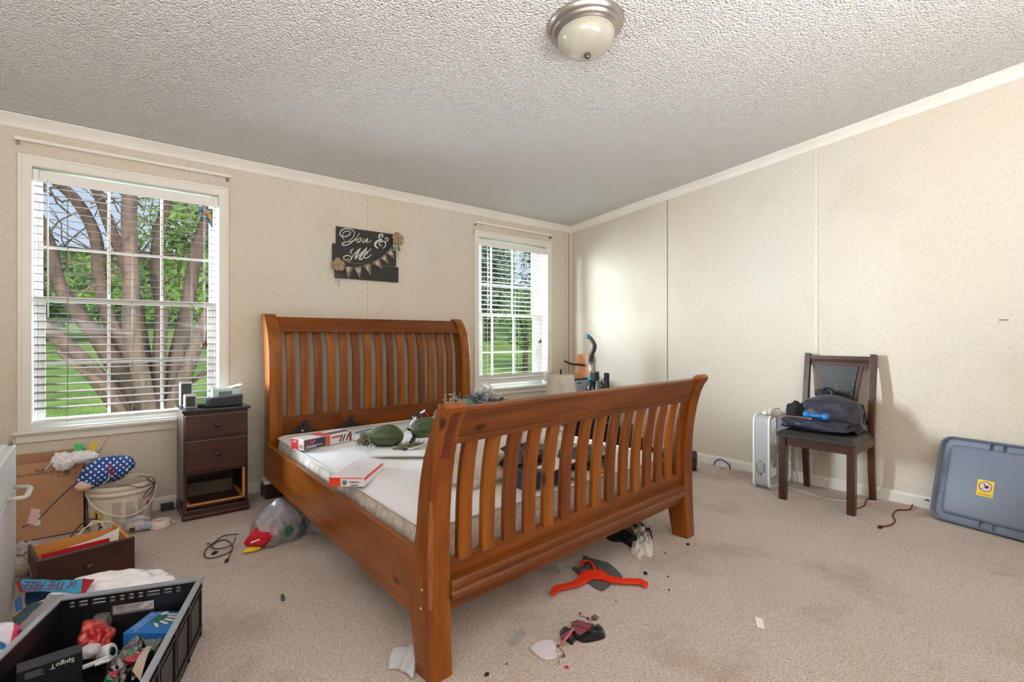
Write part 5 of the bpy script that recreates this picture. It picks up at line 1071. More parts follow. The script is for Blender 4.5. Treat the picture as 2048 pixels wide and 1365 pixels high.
obj('blue_pen', B().tube([FP(*z5(972, 490), ZB + .006), FP(*z5(1150, 447), ZB + .006), FP(*z5(1158, 444), ZB + .006)], [.005, .005, .001], 8), mat('blue_pen', (80, 120, 156), .4), label='slim blue pen on the mattress near the headboard', cat='pen')
def fin(label, pts, seed):
    t = thing('black_strap_holster', label, 'strap', tuple(YP(*z5(*pts[2]), 3.80)[:2]) + (ZB,))
    P = [YP(*z5(*q_), 3.80) for q_ in pts]; mn = ZB + .002
    b = B(); b.prism([(p.x, max(p.z, mn)) for p in P], 3.735, 3.748, 'y', bev=.003); b.m.transform(TR((0, 3.74, 0)) @ TR((0, 0, ZB)) @ RX(-8) @ TR((0, -3.74, -ZB))); obj('panel', b, M_BLKM, t, world=True)
    k = P[2]; obj('loop_top', B().tube(spl([(k.x - .012, 3.735, k.z - .03), (k.x - .008, 3.74, k.z + .004), (k.x + .018, 3.745, k.z + .006), (k.x + .03, 3.74, k.z - .012)], 5), .005, 6), M_BLKM, t, world=True)
    return t, P
t, P = fin('black peaked strap leaning on the headboard above the long carton', [(140, 530), (250, 440), (372, 345), (410, 400), (470, 450), (550, 490)], 1)
obj('white_tag', B().blob(tuple(YP(*z5(370, 465), 3.728)), (.008, .003, .006), 2, .1), M_PAPER, t, world=True)
fin('black peaked strap leaning on the headboard left of the blue pen', [(715, 445), (800, 380), (890, 300), (930, 345), (1000, 395), (1095, 415)], 2)
# shaggy heap
HC = Vector((2.33, 3.18, ZB))
HP = thing('shaggy_heap', 'heap of grey shaggy camouflage strips with green leaf cloth by the headboard', 'camouflage suit', tuple(HC))
b = B(); b.blob((.0, 0, .09), (.25, .20, .135), 4, .25, 2, seed=4, floor=.002, ridge=.2); obj('netting', b, mat('dark_netting', (58, 66, 62), .9, bump=.5, bscale=60), HP)
rnd = random.Random(9)
for nm, cx, cy, n_, colr, hz in (('grey_strips', -.04, -.04, 620, (146, 154, 160), .195), ('pale_strips', .08, .0, 800, (222, 222, 214), .225), ('pale_strips', -.16, .10, 160, (186, 176, 166), .185)):
    b = B(); 
    for k in range(n_):
        a_, r_ = rnd.uniform(0, 6.28), rnd.random() ** .6; p = Vector((cx + .20 * r_ * math.cos(a_), cy + .15 * r_ * math.sin(a_), max(.01, hz * (1.15 - r_ * .8) + rnd.gauss(0, .018)))); d = Vector((rnd.gauss(0, 1), rnd.gauss(0, 1), rnd.gauss(.2, .8))).normalized(); pts = [p]
        for i in range(6): d = (d + Vector((rnd.gauss(0, .8), rnd.gauss(0, .8), rnd.gauss(0, .7)))).normalized(); pts.append(pts[-1] + d * .014)
        for q_ in pts: q_.z = max(q_.z, .004)
        b.tube(pts, .0055, 4, caps=False, flat=.35)
    obj(nm, b, mat('strip_%d' % colr[0], colr, .9, var=.25, vscale=40), HP)
b = B(); b.blob((-.20, -.08, .155), (.085, .07, .065), 4, .15, 2, seed=12, ridge=.2); obj('leaf_cloth', b, mat('sage_green_cloth', (104, 134, 108), .8, var=.15, vscale=20), HP)
# clear plastic sheeting, dark box, cream flap, black bags, printed paper
PS = thing('plastic_sheeting', 'big crumpled clear plastic sheeting lying on the foot of the mattress', 'plastic sheeting', (1.62, 2.1, ZB))
M_SHT = mat('milky_sheeting', (214, 200, 192), .12, alpha=.62, bump=.5, bscale=10, coat=.6)
b = B(); b.blob((-.22, -.10, .07), (.17, .20, .12), 5, .34, 1.5, seed=31, floor=.003, ridge=.16); obj('film', b, M_SHT, PS)
b = B(); b.blob((.06, .10, .11), (.26, .19, .17), 5, .34, 1.4, seed=36, floor=.003, ridge=.16); obj('film', b, M_SHT, PS)
b = B(); b.blob((.36, .05, .09), (.22, .16, .12), 5, .34, 1.4, seed=39, floor=.003, ridge=.16); obj('film', b, M_SHT, PS)
b = B(); b.box(0, .27, 0, .22, 0, .075, M=TR((1.475, 1.66, ZB + .001)) @ RZ(-2), bev=.004)
t = obj('dark_box', b, mat('charcoal_box', (52, 56, 72), .5), label='dark charcoal box behind the footboard slats on the mattress', cat='box')
b = B(); b.blob((1.62, 1.86, ZB + .085), (.15, .09, .08), 4, .25, 2, seed=3, floor=ZB + .078, ridge=.3); obj('black_bag_fold', b, M_BLK, label='black plastic fold on top of the dark charcoal box', cat='plastic bag')
b = B(); b.box(0, .23, 0, .24, 0, .004, M=TR((1.60, 1.615, ZB + .080)) @ RZ(14) @ RX(-4)); obj('cream_board', b, mat('cream_board', (226, 208, 190), .6), label='cream cardboard flap tilted over the dark charcoal box', cat='cardboard')
b = B(); b.blob((2.0, 1.80, ZB + .05), (.16, .12, .065), 5, .28, 1.6, seed=53, floor=ZB + .002, ridge=.15); obj('black_bag', b, mat('black_bin_film', (16, 16, 18), .25, coat=.5, bump=.4, bscale=20), label='black plastic bag on the mattress behind the middle slats', cat='plastic bag')
b = B(); b.blob((2.20, 2.02, ZB + .10), (.10, .09, .10), 4, .3, 2, seed=76, floor=ZB + .004, ridge=.35); obj('smoky_bag', b, mat('smoky_grey_film', (96, 84, 80), .2, alpha=.8), label='smoky grey plastic bag lying on the black bag on the mattress', cat='plastic bag') if False else None
b = B(); b.box(0, .22, 0, .14, 0, .006, M=TR((1.80, 1.585, ZB + .001)) @ RZ(10)); t = obj('printed_envelope', b, mat('printed_cream', (222, 206, 186), .6), label='cream envelope with red and blue print at mattress foot', cat='envelope')
b = B(); b.box(1.90, 2.0, 1.62, 1.65, ZB + .0075, ZB + .0085, M=None); obj('red_print', b, mat('red_stripe_print', (206, 70, 60), .5), t, world=True); b = B(); b.box(1.84, 1.88, 1.60, 1.62, ZB + .0075, ZB + .0085); obj('blue_print', b, mat('blue_stripe_print', (70, 80, 150), .5), t, world=True)
# ------------------------------------------------------------------ right side: fan, chair, backpack, lid
FN = thing('box_fan', 'grey and white upright box fan standing against the right wall beside the chair', 'fan', (4.06, 1.70, 0))
fx0, fx1, fy0, fy1, fh = 3.868, 4.262, 1.632, 1.757, .552; M_FG = mat('grey_metal_shell', (168, 170, 172), .45, var=.04, vscale=8)
def rrect(x0, x1, z0, z1, r, n=6):
    o = []
    for cx, cz, a0 in ((x1 - r, z0 + r, -90), (x1 - r, z1 - r, 0), (x0 + r, z1 - r, 90), (x0 + r, z0 + r, 180)):
        for k in range(n + 1): a = R(a0 + 90 * k / n); o.append((cx + r * math.cos(a), cz + r * math.sin(a)))
    return o
def frame_loop(b, O, I, y0, y1):
    t = bmesh.new(); n = len(O); V = [[t.verts.new((p[0], y, p[1])) for p in Lp] for Lp, y in ((O, y0), (O, y1), (I, y1), (I, y0))]
    for a in range(4):
        for j in range(n): t.faces.new((V[a][j], V[a][(j + 1) % n], V[(a + 1) % 4][(j + 1) % n], V[(a + 1) % 4][j]))
    b.add(t)
b = B(); frame_loop(b, rrect(fx0, fx1, .006, fh, .045), rrect(fx0 + .006, fx1 - .006, .012, fh - .006, .041), fy0 + .012, fy1 - .012); obj('fan_shell', b, M_FG, FN, world=True, angle=40)
for ya, yb in ((fy0, fy0 + .014), (fy1 - .014, fy1)):
    b = B(); frame_loop(b, rrect(fx0 - .004, fx1 + .004, .0, fh + .004, .05), rrect(fx0 + .014, fx1 - .014, .020, fh - .014, .04), ya, yb); g_ = obj('fan_rim', b, M_WHP, FN, world=True, angle=40)
for y in (fy0 + .003, fy1 - .006):
    b = B(); cx_, cz_ = (fx0 + fx1) / 2, fh / 2
    for r in [.02 + .0135 * k for k in range(13)]: b.tube([(cx_ + r * math.cos(a / 32 * 6.2832), y, cz_ + r * math.sin(a / 32 * 6.2832)) for a in range(32)], .0012, 4, closed=True)
    for k in range(12): a = k * math.pi / 6; b.tube([(cx_ + .02 * math.cos(a), y, cz_ + .02 * math.sin(a)), (cx_ + .19 * math.cos(a), y, cz_ + .19 * math.sin(a))], .0016, 4)
    for s_ in (-1, 1):
        for k in range(16): z = .03 + k * .033; b.box(fx0 + .01 if s_ < 0 else cx_ + .12, cx_ - .12 if s_ < 0 else fx1 - .01, y - .001, y + .001, z, z + .003)
    obj('fan_grille', b, M_WHP, FN, world=True)
b = B()
for k in range(5): b.box(.02, .165, -.020, .020, -.0015, .0015, M=TR((cx_, (fy0 + fy1) / 2, cz_)) @ RX(90) @ RZ(72 * k) @ RX(28))
b.lathe([(0, -.03), (.035, -.03), (.035, .03), (0, .03)], 20, M=TR((cx_, (fy0 + fy1) / 2, cz_)) @ RX(90)); obj('fan_blades', b, mat('grey_blade', (150, 152, 155), .5), FN, world=True)
obj('fan_knob', B().lathe([(0, 0), (.022, 0), (.022, .012), (.014, .020), (.014, .030), (0, .032)], 20, M=TR((fx0 + .07, (fy0 + fy1) / 2, fh + .003))), M_WHP, FN, world=True)
b = B(); b.tube(spl([(fx0 + .13, 1.69, fh), (fx0 + .15, 1.69, fh + .03), (fx0 + .22, 1.69, fh + .034), (fx0 + .29, 1.69, fh + .03), (fx0 + .31, 1.69, fh)], 5), .008, 8); obj('carry_handle', b, M_WHP, FN, world=True)
obj('fan_stain', B().blob((fx0 - .0005, 1.70, .16), (.0012, .03, .05), 3, .5, 2, seed=3), mat('grey_smudge', (150, 151, 152), .6), FN, world=True)
# chair
CHR = thing('dining_chair', 'dark walnut dining chair with black padded seat against the right wall', 'chair', (3.95, 1.29, 0))
cz, cx = (lambda n, ax: mat(n, (54, 29, 18), .35, col2=(80, 44, 27), vscale=3, stretch={'z': (10, 10, 1), 'y': (10, 1, 10), 'x': (1, 10, 10)}[ax], coat=.2)), None
MCZ, MCY, MCX = cz('walnut_upright', 'z'), cz('walnut_crosswise', 'y'), cz('walnut_side', 'x'); M_LEA = mat('black_leather', (32, 30, 29), .35, bump=.15, bscale=120, coat=.15)
for y in (1.490, 1.072):
    b = B(); b.prism([(3.728, 0), (3.762, 0), (3.774, .06), (3.778, .445), (3.726, .445), (3.724, .06)], y - .023, y + .023, 'y', bev=.003); obj('leg', b, MCZ, CHR, world=True)
for y in (1.500, 1.076):
    pts = [(4.198, 0), (4.232, 0), (4.205, .20), (4.196, .40), (4.200, .52), (4.224, .80), (4.252, 1.02), (4.222, 1.026), (4.186, .80), (4.160, .56), (4.156, .40), (4.168, .20)]
    obj('leg', B().prism(pts, y - .020, y + .020, 'y', bev=.004), MCZ, CHR, world=True)
obj('apron', B().box(3.735, 3.757, 1.095, 1.467, .385, .445, bev=.003), MCY, CHR, world=True); obj('apron', B().box(4.165, 4.185, 1.096, 1.48, .385, .445, bev=.003), MCY, CHR, world=True)
for y in (1.497, 1.068): obj('apron', B().box(3.775, 4.16, y - .010, y + .010, .385, .445, bev=.003), MCX, CHR, world=True)
def seatf(u, v):
    x = 3.705 + .455 * u; hw = .245 - .022 * u; y = 1.284 + (v * 2 - 1) * hw; e = min(u * .455, (1 - u) * .455, v * 2 * hw, (1 - v) * 2 * hw); return (x, y, .452 + .043 * min(1, e / .035) ** .45 + .006 * math.sin(math.pi * u) * math.sin(math.pi * v))
b = B(); b.grid(seatf, 40, 40); b.box(3.709, 4.157, 1.06, 1.508, .446, .454); obj('seat', b, M_LEA, CHR, world=True)
def bx(z): return 4.160 + max(0, (z - .5)) * .115
def backpiece(name, m, ys, z0, z1, th=.024, off=0.012, n=8):
    """curved upright piece; ys(z) -> (y0, y1)"""
    b = B(); t = bmesh.new(); rows = []
    for k in range(n + 1):
        z = z0 + (z1 - z0) * k / n; a, c = ys(z); x = bx(z) + off + .006 * math.cos((z - z0) / (z1 - z0) * 3.14); rows.append([t.verts.new(q_) for q_ in ((x, a, z), (x, c, z), (x + th, c, z), (x + th, a, z))])
    for i in range(n):
        for j in range(4): t.faces.new((rows[i][j], rows[i][(j + 1) % 4], rows[i + 1][(j + 1) % 4], rows[i + 1][j]))
    t.faces.new(rows[0]); t.faces.new(list(reversed(rows[-1]))); bmesh.ops.recalc_face_normals(t, faces=t.faces); b.add(t); return obj(name, b, m, CHR, world=True)
backpiece('crest_rail', MCY, lambda z: (1.094, 1.482), .935, 1.008, .026, .010, 3)
backpiece('lower_back_rail', MCY, lambda z: (1.094, 1.482), .53, .565, .024, .012, 2)
fl_ = lambda z: .088 + .040 * ((z - .565) / .37) ** 1.6
backpiece('back_pad', M_LEA, lambda z: (1.288 - fl_(z) + .002, 1.288 + fl_(z) - .002), .565, .935, .026, .004)
backpiece('back_stile', MCZ, lambda z: (1.288 - fl_(z) - .024, 1.288 - fl_(z)), .565, .935); backpiece('back_stile', MCZ, lambda z: (1.288 + fl_(z), 1.288 + fl_(z) + .024), .565, .935)
# backpack
M_NAVY = mat('dark_navy_nylon', (24, 23, 42), .5, var=.15, vscale=12, bump=.3, bscale=30, sheen=.2)
BP = thing('backpack', 'dark navy backpack slumped on the black seat of the dining chair', 'backpack', (3.95, 1.30, .502))
def pack(cx, cy, cz_, rx, ry, rz_, seed, amp=.12, squar=.55, M=None):
    b = B(); t = bmesh.new(); bmesh.ops.create_icosphere(t, subdivisions=5, radius=1)
    for v in t.verts:
        d = v.co.normalized(); q_ = Vector([math.copysign(abs(c) ** squar, c) for c in d]); k = 1 + amp * noise.noise(d * 1.7 + Vector((seed, 0, 0))) + amp * .4 * noise.noise(d * 4 + Vector((seed, 3, 0)))
        v.co = Vector((cx + q_.x * rx * k, cy + q_.y * ry * k, cz_ + q_.z * rz_ * k))
        if v.co.z < 0 and M is None: v.co.z = .0
    for f in t.faces: f.smooth = True
    b.add(t, M); return b
def bodyf(u, v):
    """u around, v up: wide base, narrower hunched top leaning to the back"""
    a = 2 * math.pi * u; w_ = .228 - .105 * v ** 1.7; d_ = .13 - .05 * v ** 1.5; k = 1 + .09 * noise.noise(Vector((math.cos(a) * 1.8, math.sin(a) * 1.8, v * 2.5))) - .13 * abs(noise.noise(Vector((math.cos(a) * 2.6, math.sin(a) * 2.6, v * 4 + 2)))) ; c = math.copysign(abs(math.cos(a)) ** .6, math.cos(a)); s_ = math.copysign(abs(math.sin(a)) ** .6, math.sin(a))
    cl_ = min(1, (1 - v) * 4.5) ** .5 * min(1, .75 + v * 5)
    return (.07 + .02 * v + d_ * c * k * cl_ - .0, -.005 - .02 * v + w_ * s_ * k * cl_, .235 * v + .012 * math.sin(v * 3.1) * (1 + noise.noise(Vector((a, v, 1)))))
b = B(); b.grid(bodyf, 60, 24); obj('bag_body', b, M_NAVY, BP)
obj('front_pocket', pack(-.085, .015, .035, .105, .225, .045, 7, .16, .7), mat('navy_pocket', (28, 27, 48), .5, bump=.4, bscale=24), BP)
obj('mesh_pocket', pack(-.01, .185, .095, .055, .055, .075, 11, .25, .8), mat('black_mesh', (26, 26, 28), .8, bump=.8, bscale=120), BP)
obj('grab_handle', B().tube(spl([(.085, .03, .235), (.075, .025, .272), (.07, -.005, .280), (.078, -.03, .268), (.085, -.035, .235)], 6), .009, 8, flat=.5), M_BLKM, BP)
obj('padded_back', pack(.13, .05, .235, .02, .05, .030, 5, .1, .7, M=Matrix.Identity(4)), mat('plum_black_pad', (36, 28, 38), .7), BP)
obj('shoulder_strap', B().tube(spl([(.10, -.16, .16), (.07, -.205, .12), (.06, -.215, .05), (.02, -.215, .012), (-.06, -.225, .012), (-.10, -.225, .008)], 6), .013, 8, flat=.4), M_BLKM, BP)
obj('side_strap', B().tube(spl([(.16, -.175, .17), (.15, -.195, .10), (.15, -.198, .02)], 6), .020, 8, flat=.5), M_BLKM, BP)
obj('strap_end', B().tube(spl([(-.16, .04, .012), (-.20, .05, .006), (-.225, .06, .004)], 4), .007, 6, flat=.3), M_BLKM, BP)
b = B(); p0, p1 = Vector((3.812, 1.375, .607)), Vector((3.805, 1.225, .604)); d = (p1 - p0).normalized()
DBL = thing('small_dumbbell', 'small blue dumbbell lying across the backpack on the chair', 'dumbbell', tuple(p0))
b.tube([p0 + d * .01, p1 - d * .01], .0125, 12); obj('grip', b, mat('blue_vinyl', (24, 120, 190), .35), DBL, world=True)
for p, s_ in ((p0, 1), (p1, -1)):
    b = B(); b.tube([p - d * s_ * .006, p, p + d * s_ * .010, p + d * s_ * .030, p + d * s_ * .038], [.013, .021, .024, .021, .013], 8); o_ = obj('weight_head', b, bpy.data.materials['blue_vinyl'], DBL, world=True)
obj('wooden_stick', B().box(0, .30, -.008, .008, -.006, .006, M=frame(XP(1542, 831, 3.86), XP(1636, 839, 3.80) - XP(1542, 831, 3.86), (0, 0, 1)), bev=.002), mat('brown_stick', (120, 80, 56), .5), label='thin brown wooden stick bridging from fan top to backpack', cat='stick')
# lid: tray-like storage box lid leaning on the wall
M_LID = mat('slate_blue_plastic', (112, 122, 138), .42, spec=.4)
Lb, Lt = Vector((4.085, .735, .002)), Vector((4.262, .700, .525)); LX = Vector((-.205, -.978, 0)).normalized()
LM_ = frame(Lb, LX, Lt - Lb); LL, LW = .80, .53
LD = thing('storage_tote_cover', 'grey-blue plastic storage box lid leaning against the right wall', 'lid', tuple(Lb))
# frame(): local z points x cross y; make it face the room
def lidring(ins, z, r, lx=LL, lw=LW, n=8):
    return [LM_ @ Vector((p[0], p[1], p[2])) for p in rr(ins, lx - ins, ins, lw - ins, r, z, n)]
sgn = -1 if (LM_.to_3x3() @ Vector((0, 0, 1))).x > 0 else 1
S_ = lambda z: z * sgn
lb = loft([lidring(.0, S_(-.004), .065), lidring(-.002, S_(.002), .067), lidring(.000, S_(.034), .065), lidring(.004, S_(.037), .061), lidring(.008, S_(.034), .057), lidring(.014, S_(.006), .052), lidring(.046, S_(.004), .032), lidring(.052, S_(.016), .028), lidring(.064, S_(.020), .022)]); lb.m.faces.ensure_lookup_table()
obj('lid_shell', lb, M_LID, LD, world=True, angle=50)
b = B()
for x in (.24, .30, .46, .52): 
    for y0, y1 in ((.014, .050), (LW - .050, LW - .014)): b.box(x - .0015, x + .0015, y0, y1, min(S_(.002), S_(.026)), max(S_(.002), S_(.026)), M=LM_)
for y in (.17, .30):
    b.box(.014, .048, y - .0015, y + .0015, min(S_(.002), S_(.018)), max(S_(.002), S_(.018)), M=LM_)
obj('ribs', b, M_LID, LD, world=True)
Ms = LM_ @ TR((.245, .245, S_(.0205)))
b = B(); b.box(-.038, .038, -.048, .048, -.0006, .0006, M=Ms, bev=0); st = obj('warning_label', b, mat('yellow_sticker', (232, 200, 24), .4), LD, world=True)
Mq = Ms if sgn > 0 else Ms @ RX(180)
z_ = .0008
b = B(); b.lathe([(0, z_), (.030, z_), (.030, z_ + .0004), (0, z_ + .0004)], 28, M=Mq @ TR((0, .010, 0))); obj('white_disc', b, M_WHP, st, world=True)
b = B(); b.tube([Mq @ Vector((.029 * math.cos(a / 28 * 6.2832), .010 + .029 * math.sin(a / 28 * 6.2832), .0018)) for a in range(28)], .0018, 5, closed=True); b.tube([Mq @ Vector((-.020, -.008, .002)), Mq @ Vector((.020, .029, .002))], .0015, 5); obj('red_ring', b, mat('red_ring', (200, 40, 36), .5), st, world=True)
b = B(); b.blob((0, 0, 0), (.010, .009, .0012), 3, .4, 2, seed=3, M=Mq @ TR((.006, .010, .0016))); b.blob((0, 0, 0), (.005, .005, .0012), 2, .1, 2, M=Mq @ TR((-.006, .022, .0016))); obj('figure_mark', b, M_BLK, st, world=True)
b = B(); b.box(-.032, .032, -.036, -.033, z_, z_ + .0004, M=Mq); b.box(-.030, .030, -.042, -.040, z_, z_ + .0004, M=Mq); obj('warning_lines', b, mat('olive_print', (120, 104, 30), .6), st, world=True)
# outlet cover on the right baseboard
obj('cable_jack', B().box(XR - .0165, XR - .014, .775, .80, .052, .062), mat('dark_brown_plug', (60, 50, 44), .6), label='small dark jack set in the right baseboard left of the lid', cat='jack')
# cords on the floor
M_RC = mat('dark_red_cord', (120, 30, 28), .6, bump=.4, bscale=200)
RCt = loops('red_cable', 'dark red braided cord snaking across the carpet beside the chair', [tuple(FP(1713, 1018, .006)), tuple(FP(1728, 1012, .006)), tuple(FP(1734, 1000, .006)), tuple(FP(1752, 995, .006)), tuple(FP(1790, 1001, .006)), tuple(FP(1822, 1007, .006)), (4.215, .86, .006), tuple(FP(1818, 1020, .006)), tuple(FP(1795, 1021, .006)), tuple(FP(1786, 1030, .006)), tuple(FP(1790, 1043, .006)), tuple(FP(1780, 1051, .006)), tuple(FP(1762, 1054, .006))], .0045, M_RC, 'cord',
      plug=[(FP(1764, 1053.5, .007), FP(1755, 1057, .007) - FP(1764, 1053.5, .007))])
loops('power_cable', 'thin white cord on the carpet running from the fan under the chair', [(4.06, 1.625, .05), (4.05, 1.58, .006), tuple(FP(1575, 975, .004)), tuple(FP(1608, 984, .004)), tuple(FP(1640, 995, .004)), tuple(FP(1675, 1001, .004)), tuple(FP(1712, 1003, .004)), (4.18, 1.04, .004)], .0028, M_WHP, 'cord')
obj('grey_fan_cord', B().tube(spl([(4.05, 1.60, .35), (4.06, 1.56, .22), (4.12, 1.54, .10), (4.2, 1.56, .01)], 6), .003, 6), mat('pale_grey_cord', (186, 180, 174), .6), label='pale grey cord hanging down behind the front of the chair', cat='cord')
obj('blue_hook_cord', B().tube(spl([(4.235, 2.27, .006), (4.262, 2.262, .040), (4.266, 2.225, .062), (4.262, 2.18, .052), (4.25, 2.13, .028), (4.20, 2.105, .006)], 6), .0045, 8), mat('royal_blue_cord', (34, 44, 120), .5), label='short blue looped cord standing against the right baseboard', cat='cord')
obj('twig_bit', B().tube([FP(1440, 939, .003), FP(1450, 936, .003)], .002, 5), mat('brown_bit', (110, 84, 70), .8), label='tiny brown twig on the carpet in front of the blue cord', cat='debris')
# hex dumbbell behind the footboard post
HD = thing('hex_dumbbell', 'black hex dumbbell on the carpet behind the right footboard post', 'dumbbell', (3.90, 2.40, 0), rz=R(115))
hx = [(.085 * math.cos(R(30 + 60 * k)), .076 + .0 + .085 * math.sin(R(30 + 60 * k))) for k in range(6)]
zmin = min(p[1] for p in hx); hx = [(p[0], p[1] - zmin) for p in hx]; M_RUB = mat('black_rubber', (26, 26, 28), .5)
for a, c in ((-.14, -.06), (.06, .14)): 
    hd = obj('weight_head', B().prism(hx, a, c, 'x', bev=.012, seg=3), M_RUB, HD)
obj('grip', B().tube([(-.07, 0, .075), (0, 0, .075), (.07, 0, .075)], [.014, .017, .014], 12), mat('steel_grip', (110, 112, 116), .35, metal=.8), HD)
b = B(); b.box(.1395, .1410, -.018, .010, .072, .082); obj('weight_mark', b, M_WHP, HD)
# lamp with a dented cream shade
LP = thing('table_lamp', 'lamp with dented cream shade standing in the corner behind the footboard', 'lamp', (3.35, 3.30, 0))
def shade(u, v):
    a = 2 * math.pi * u; r = .158 - .040 * v; z = .53 + .275 * v; dn = math.exp(-((a - 3.75) / .30) ** 2 - ((v - .52) / .20) ** 2) * .030; r -= dn; return (r * math.cos(a), r * math.sin(a), z)
b = B(); b.grid(shade, 72, 24, thick=.0015); obj('lamp_shade', b, mat('cream_shade', (246, 241, 228), .7, sub=.35), LP)
b = B(); 
for v in (0, 1): b.tube([shade(k / 48, v) for k in range(48)], .0022, 5, closed=True)
for k in range(3): a = k * 2.094; b.tube([(0, 0, .812), (.117 * math.cos(a), .117 * math.sin(a), .803)], .0015, 4)
obj('shade_wire', b, mat('brass_wire', (176, 140, 80), .4, metal=.6), LP)
obj('finial', B().lathe([(0, .80), (.009, .803), (.006, .815), (.009, .828), (.005, .845), (0, .848)], 14), M_BLKM, LP)
obj('lamp_stem', B().lathe([(0, .012), (.012, .02), (.010, .10), (.024, .16), (.036, .24), (.020, .34), (.010, .42), (.009, .60), (.008, .80), (0, .80)], 24), mat('dark_bronze', (40, 36, 34), .4, metal=.4), LP)
obj('lamp_base', B().lathe([(0, 0), (.085, 0), (.085, .008), (.06, .016), (.015, .022), (0, .022)], 32), bpy.data.materials['dark_bronze'], LP)
# storage panel, board, strap, vacuum, dark objects in the corner
b = B(); b.box(3.86, 4.255, 3.60, 3.635, .02, .692, bev=.008); bb_ = obj('grey_folding_crate', b, mat('blue_grey_ribbed', (168, 176, 192), .5), label='tall blue-grey ribbed plastic panel standing in the corner behind the lamp', cat='panel')
b = B(); b.box(3.85, 4.262, 3.595, 3.64, .693, .706, bev=.003); obj('dark_rim', b, M_BLKM, bb_, world=True)
b = B(); [b.box(3.93 + k * .05, 3.936 + k * .05, 3.5965, 3.60, .10, .66) for k in range(6)]; obj('ribs', b, mat('blue_grey_rib', (140, 148, 166), .5), bb_, world=True)
b = B(); b.box(3.90, 3.96, 3.597, 3.60, .655, .668); obj('name_plate', b, mat('dark_blue_print', (50, 60, 90), .5), bb_, world=True)
b = B(); b.prism([(3.705, 0), (3.985, 0), (3.935, .95), (3.715, .955)], -.006, .012, 'x', M=TR((4.245, 0, 0)) @ RY(0), bev=.002); BDm = mat('orange_veneer', (206, 138, 92), .35, col2=(222, 160, 112), vscale=2, stretch=(8, 8, .8)); obj('wood_panel', b, BDm, label='orange-brown veneer panel leaning upright against the right wall in the corner', cat='panel')
st_ = [XP(1129, 722.5, 4.10), XP(1138, 727, 4.12), XP(1146, 729, 4.14), XP(1158, 730, 4.18), XP(1169, 731, 4.232)]
obj('black_strap', B().tube(spl(st_, 5), .011, 8), M_BLKM, label='black strap hanging in front of the veneer panel', cat='strap')
VC = thing('stick_vacuum', 'upright vacuum with black curved handle, chrome tube and blue collar', 'vacuum cleaner', (3.95, 3.40, 0))
VX = 3.90; v = lambda x, y: XP(1100 + x / 8.53, 640 + y / 8.53, VX)
obj('handle_grip', B().tube(spl([v(650, 285), v(700, 330), v(755, 420), v(752, 500), v(715, 590), v(698, 660), v(697, 720)], 6), [.020] * 12 + [.022] * 13 + [.027] * 12, 12), mat('charcoal_rubber', (62, 60, 58), .6), VC, world=True)
M_TEAL = mat('teal_plastic', (30, 140, 176), .35)
obj('handle_end', B().tube([v(620, 268), v(650, 285), v(668, 300)], [.020, .024, .022], 12), M_TEAL, VC, world=True)
obj('chrome_tube', B().tube([v(697, 735), v(694, 1010)], .0195, 12), mat('bright_metal', (214, 214, 212), .3, metal=.5), VC, world=True)
obj('tube_collar', B().tube([v(697, 715), v(697, 742)], .028, 12), M_TEAL, VC, world=True)
obj('body_collar', B().tube([v(700, 985), v(712, 1040)], [.034, .050], 14), M_TEAL, VC, world=True)
p_ = v(720, 1040); b = B(); b.tube([p_, p_ + Vector((0, 0, -.10)), Vector((p_.x, p_.y, .30)), Vector((p_.x, p_.y - .01, .12))], [.050, .056, .070, .060], 16); obj('motor_body', b, mat('glossy_black', (18, 18, 22), .2, coat=.4), VC, world=True)
obj('switch_box', B().box(-.030, .030, -.032, .032, -.05, .06, M=TR(v(770, 985)), bev=.01), M_BLK, VC, world=True)
p_ = v(835, 1100); obj('dust_cup', B().tube([p_ + Vector((0, 0, .035)), p_ + Vector((0, 0, .03)), p_ + Vector((0, 0, -.10)), p_ + Vector((0, 0, -.30))], [.018, .035, .042, .04], 14), mat('grey_canister', (110, 108, 104), .35), VC, world=True)
p_ = v(965, 1070); obj('hose_bracket', B().box(-.014, .014, -.024, .024, -.20, .095, M=TR(p_), bev=.004), M_BLKM, VC, world=True)
obj('cord_wrap', B().tube(spl([v(860, 1060), v(895, 1085), v(915, 1130), v(890, 1180)], 5), .008, 8), M_BLK, VC, world=True)
obj('floor_head', B().box(3.80, 4.05, 3.27, 3.52, .002, .085, bev=.02, seg=3), M_BLK, VC, world=True)
b = B(); b.box(3.42, 3.66, 2.95, 3.20, .001, .44, bev=.015); t = obj('black_case', b, M_BLKM, label='tall black case on the floor to the right of the bed', cat='case')
b = B(); b.box(3.42, 3.60, 2.66, 2.86, .001, .40, bev=.02); t = obj('black_speaker_box', b, M_BLK, label='black box with a white tag standing right of the bed behind the slats', cat='box'); obj('white_tag', B().box(3.47, 3.50, 2.655, 2.660, .30, .37), M_PAPER, t, world=True)
b = B(); b.blob((3.82, 2.74, .10), (.12, .11, .12), 4, .4, 2.5, seed=7, floor=.001, ridge=.4); obj('black_hose_coil', b, M_BLKM, label='tangle of black straps on floor near right wall', cat='straps')
b = B()
rnd = random.Random(6); pts = [(3.95 + rnd.uniform(-.10, .10), 2.98 + rnd.uniform(-.12, .12), .02 + .012 * k) for k in range(14)]; b.tube(spl(pts, 6), .006, 6); obj('black_cable_tangle', b, M_BLK, label='tangled black cable on the floor beside the right wall', cat='cable')
b = B(); b.tube(spl([FP(1265, 908, .006), FP(1280, 905, .006), FP(1300, 912, .006), FP(1320, 905, .01)], 5), .006, 6); obj('black_lead', b, M_BLK, label='black lead on the carpet between bed and right baseboard', cat='cable')

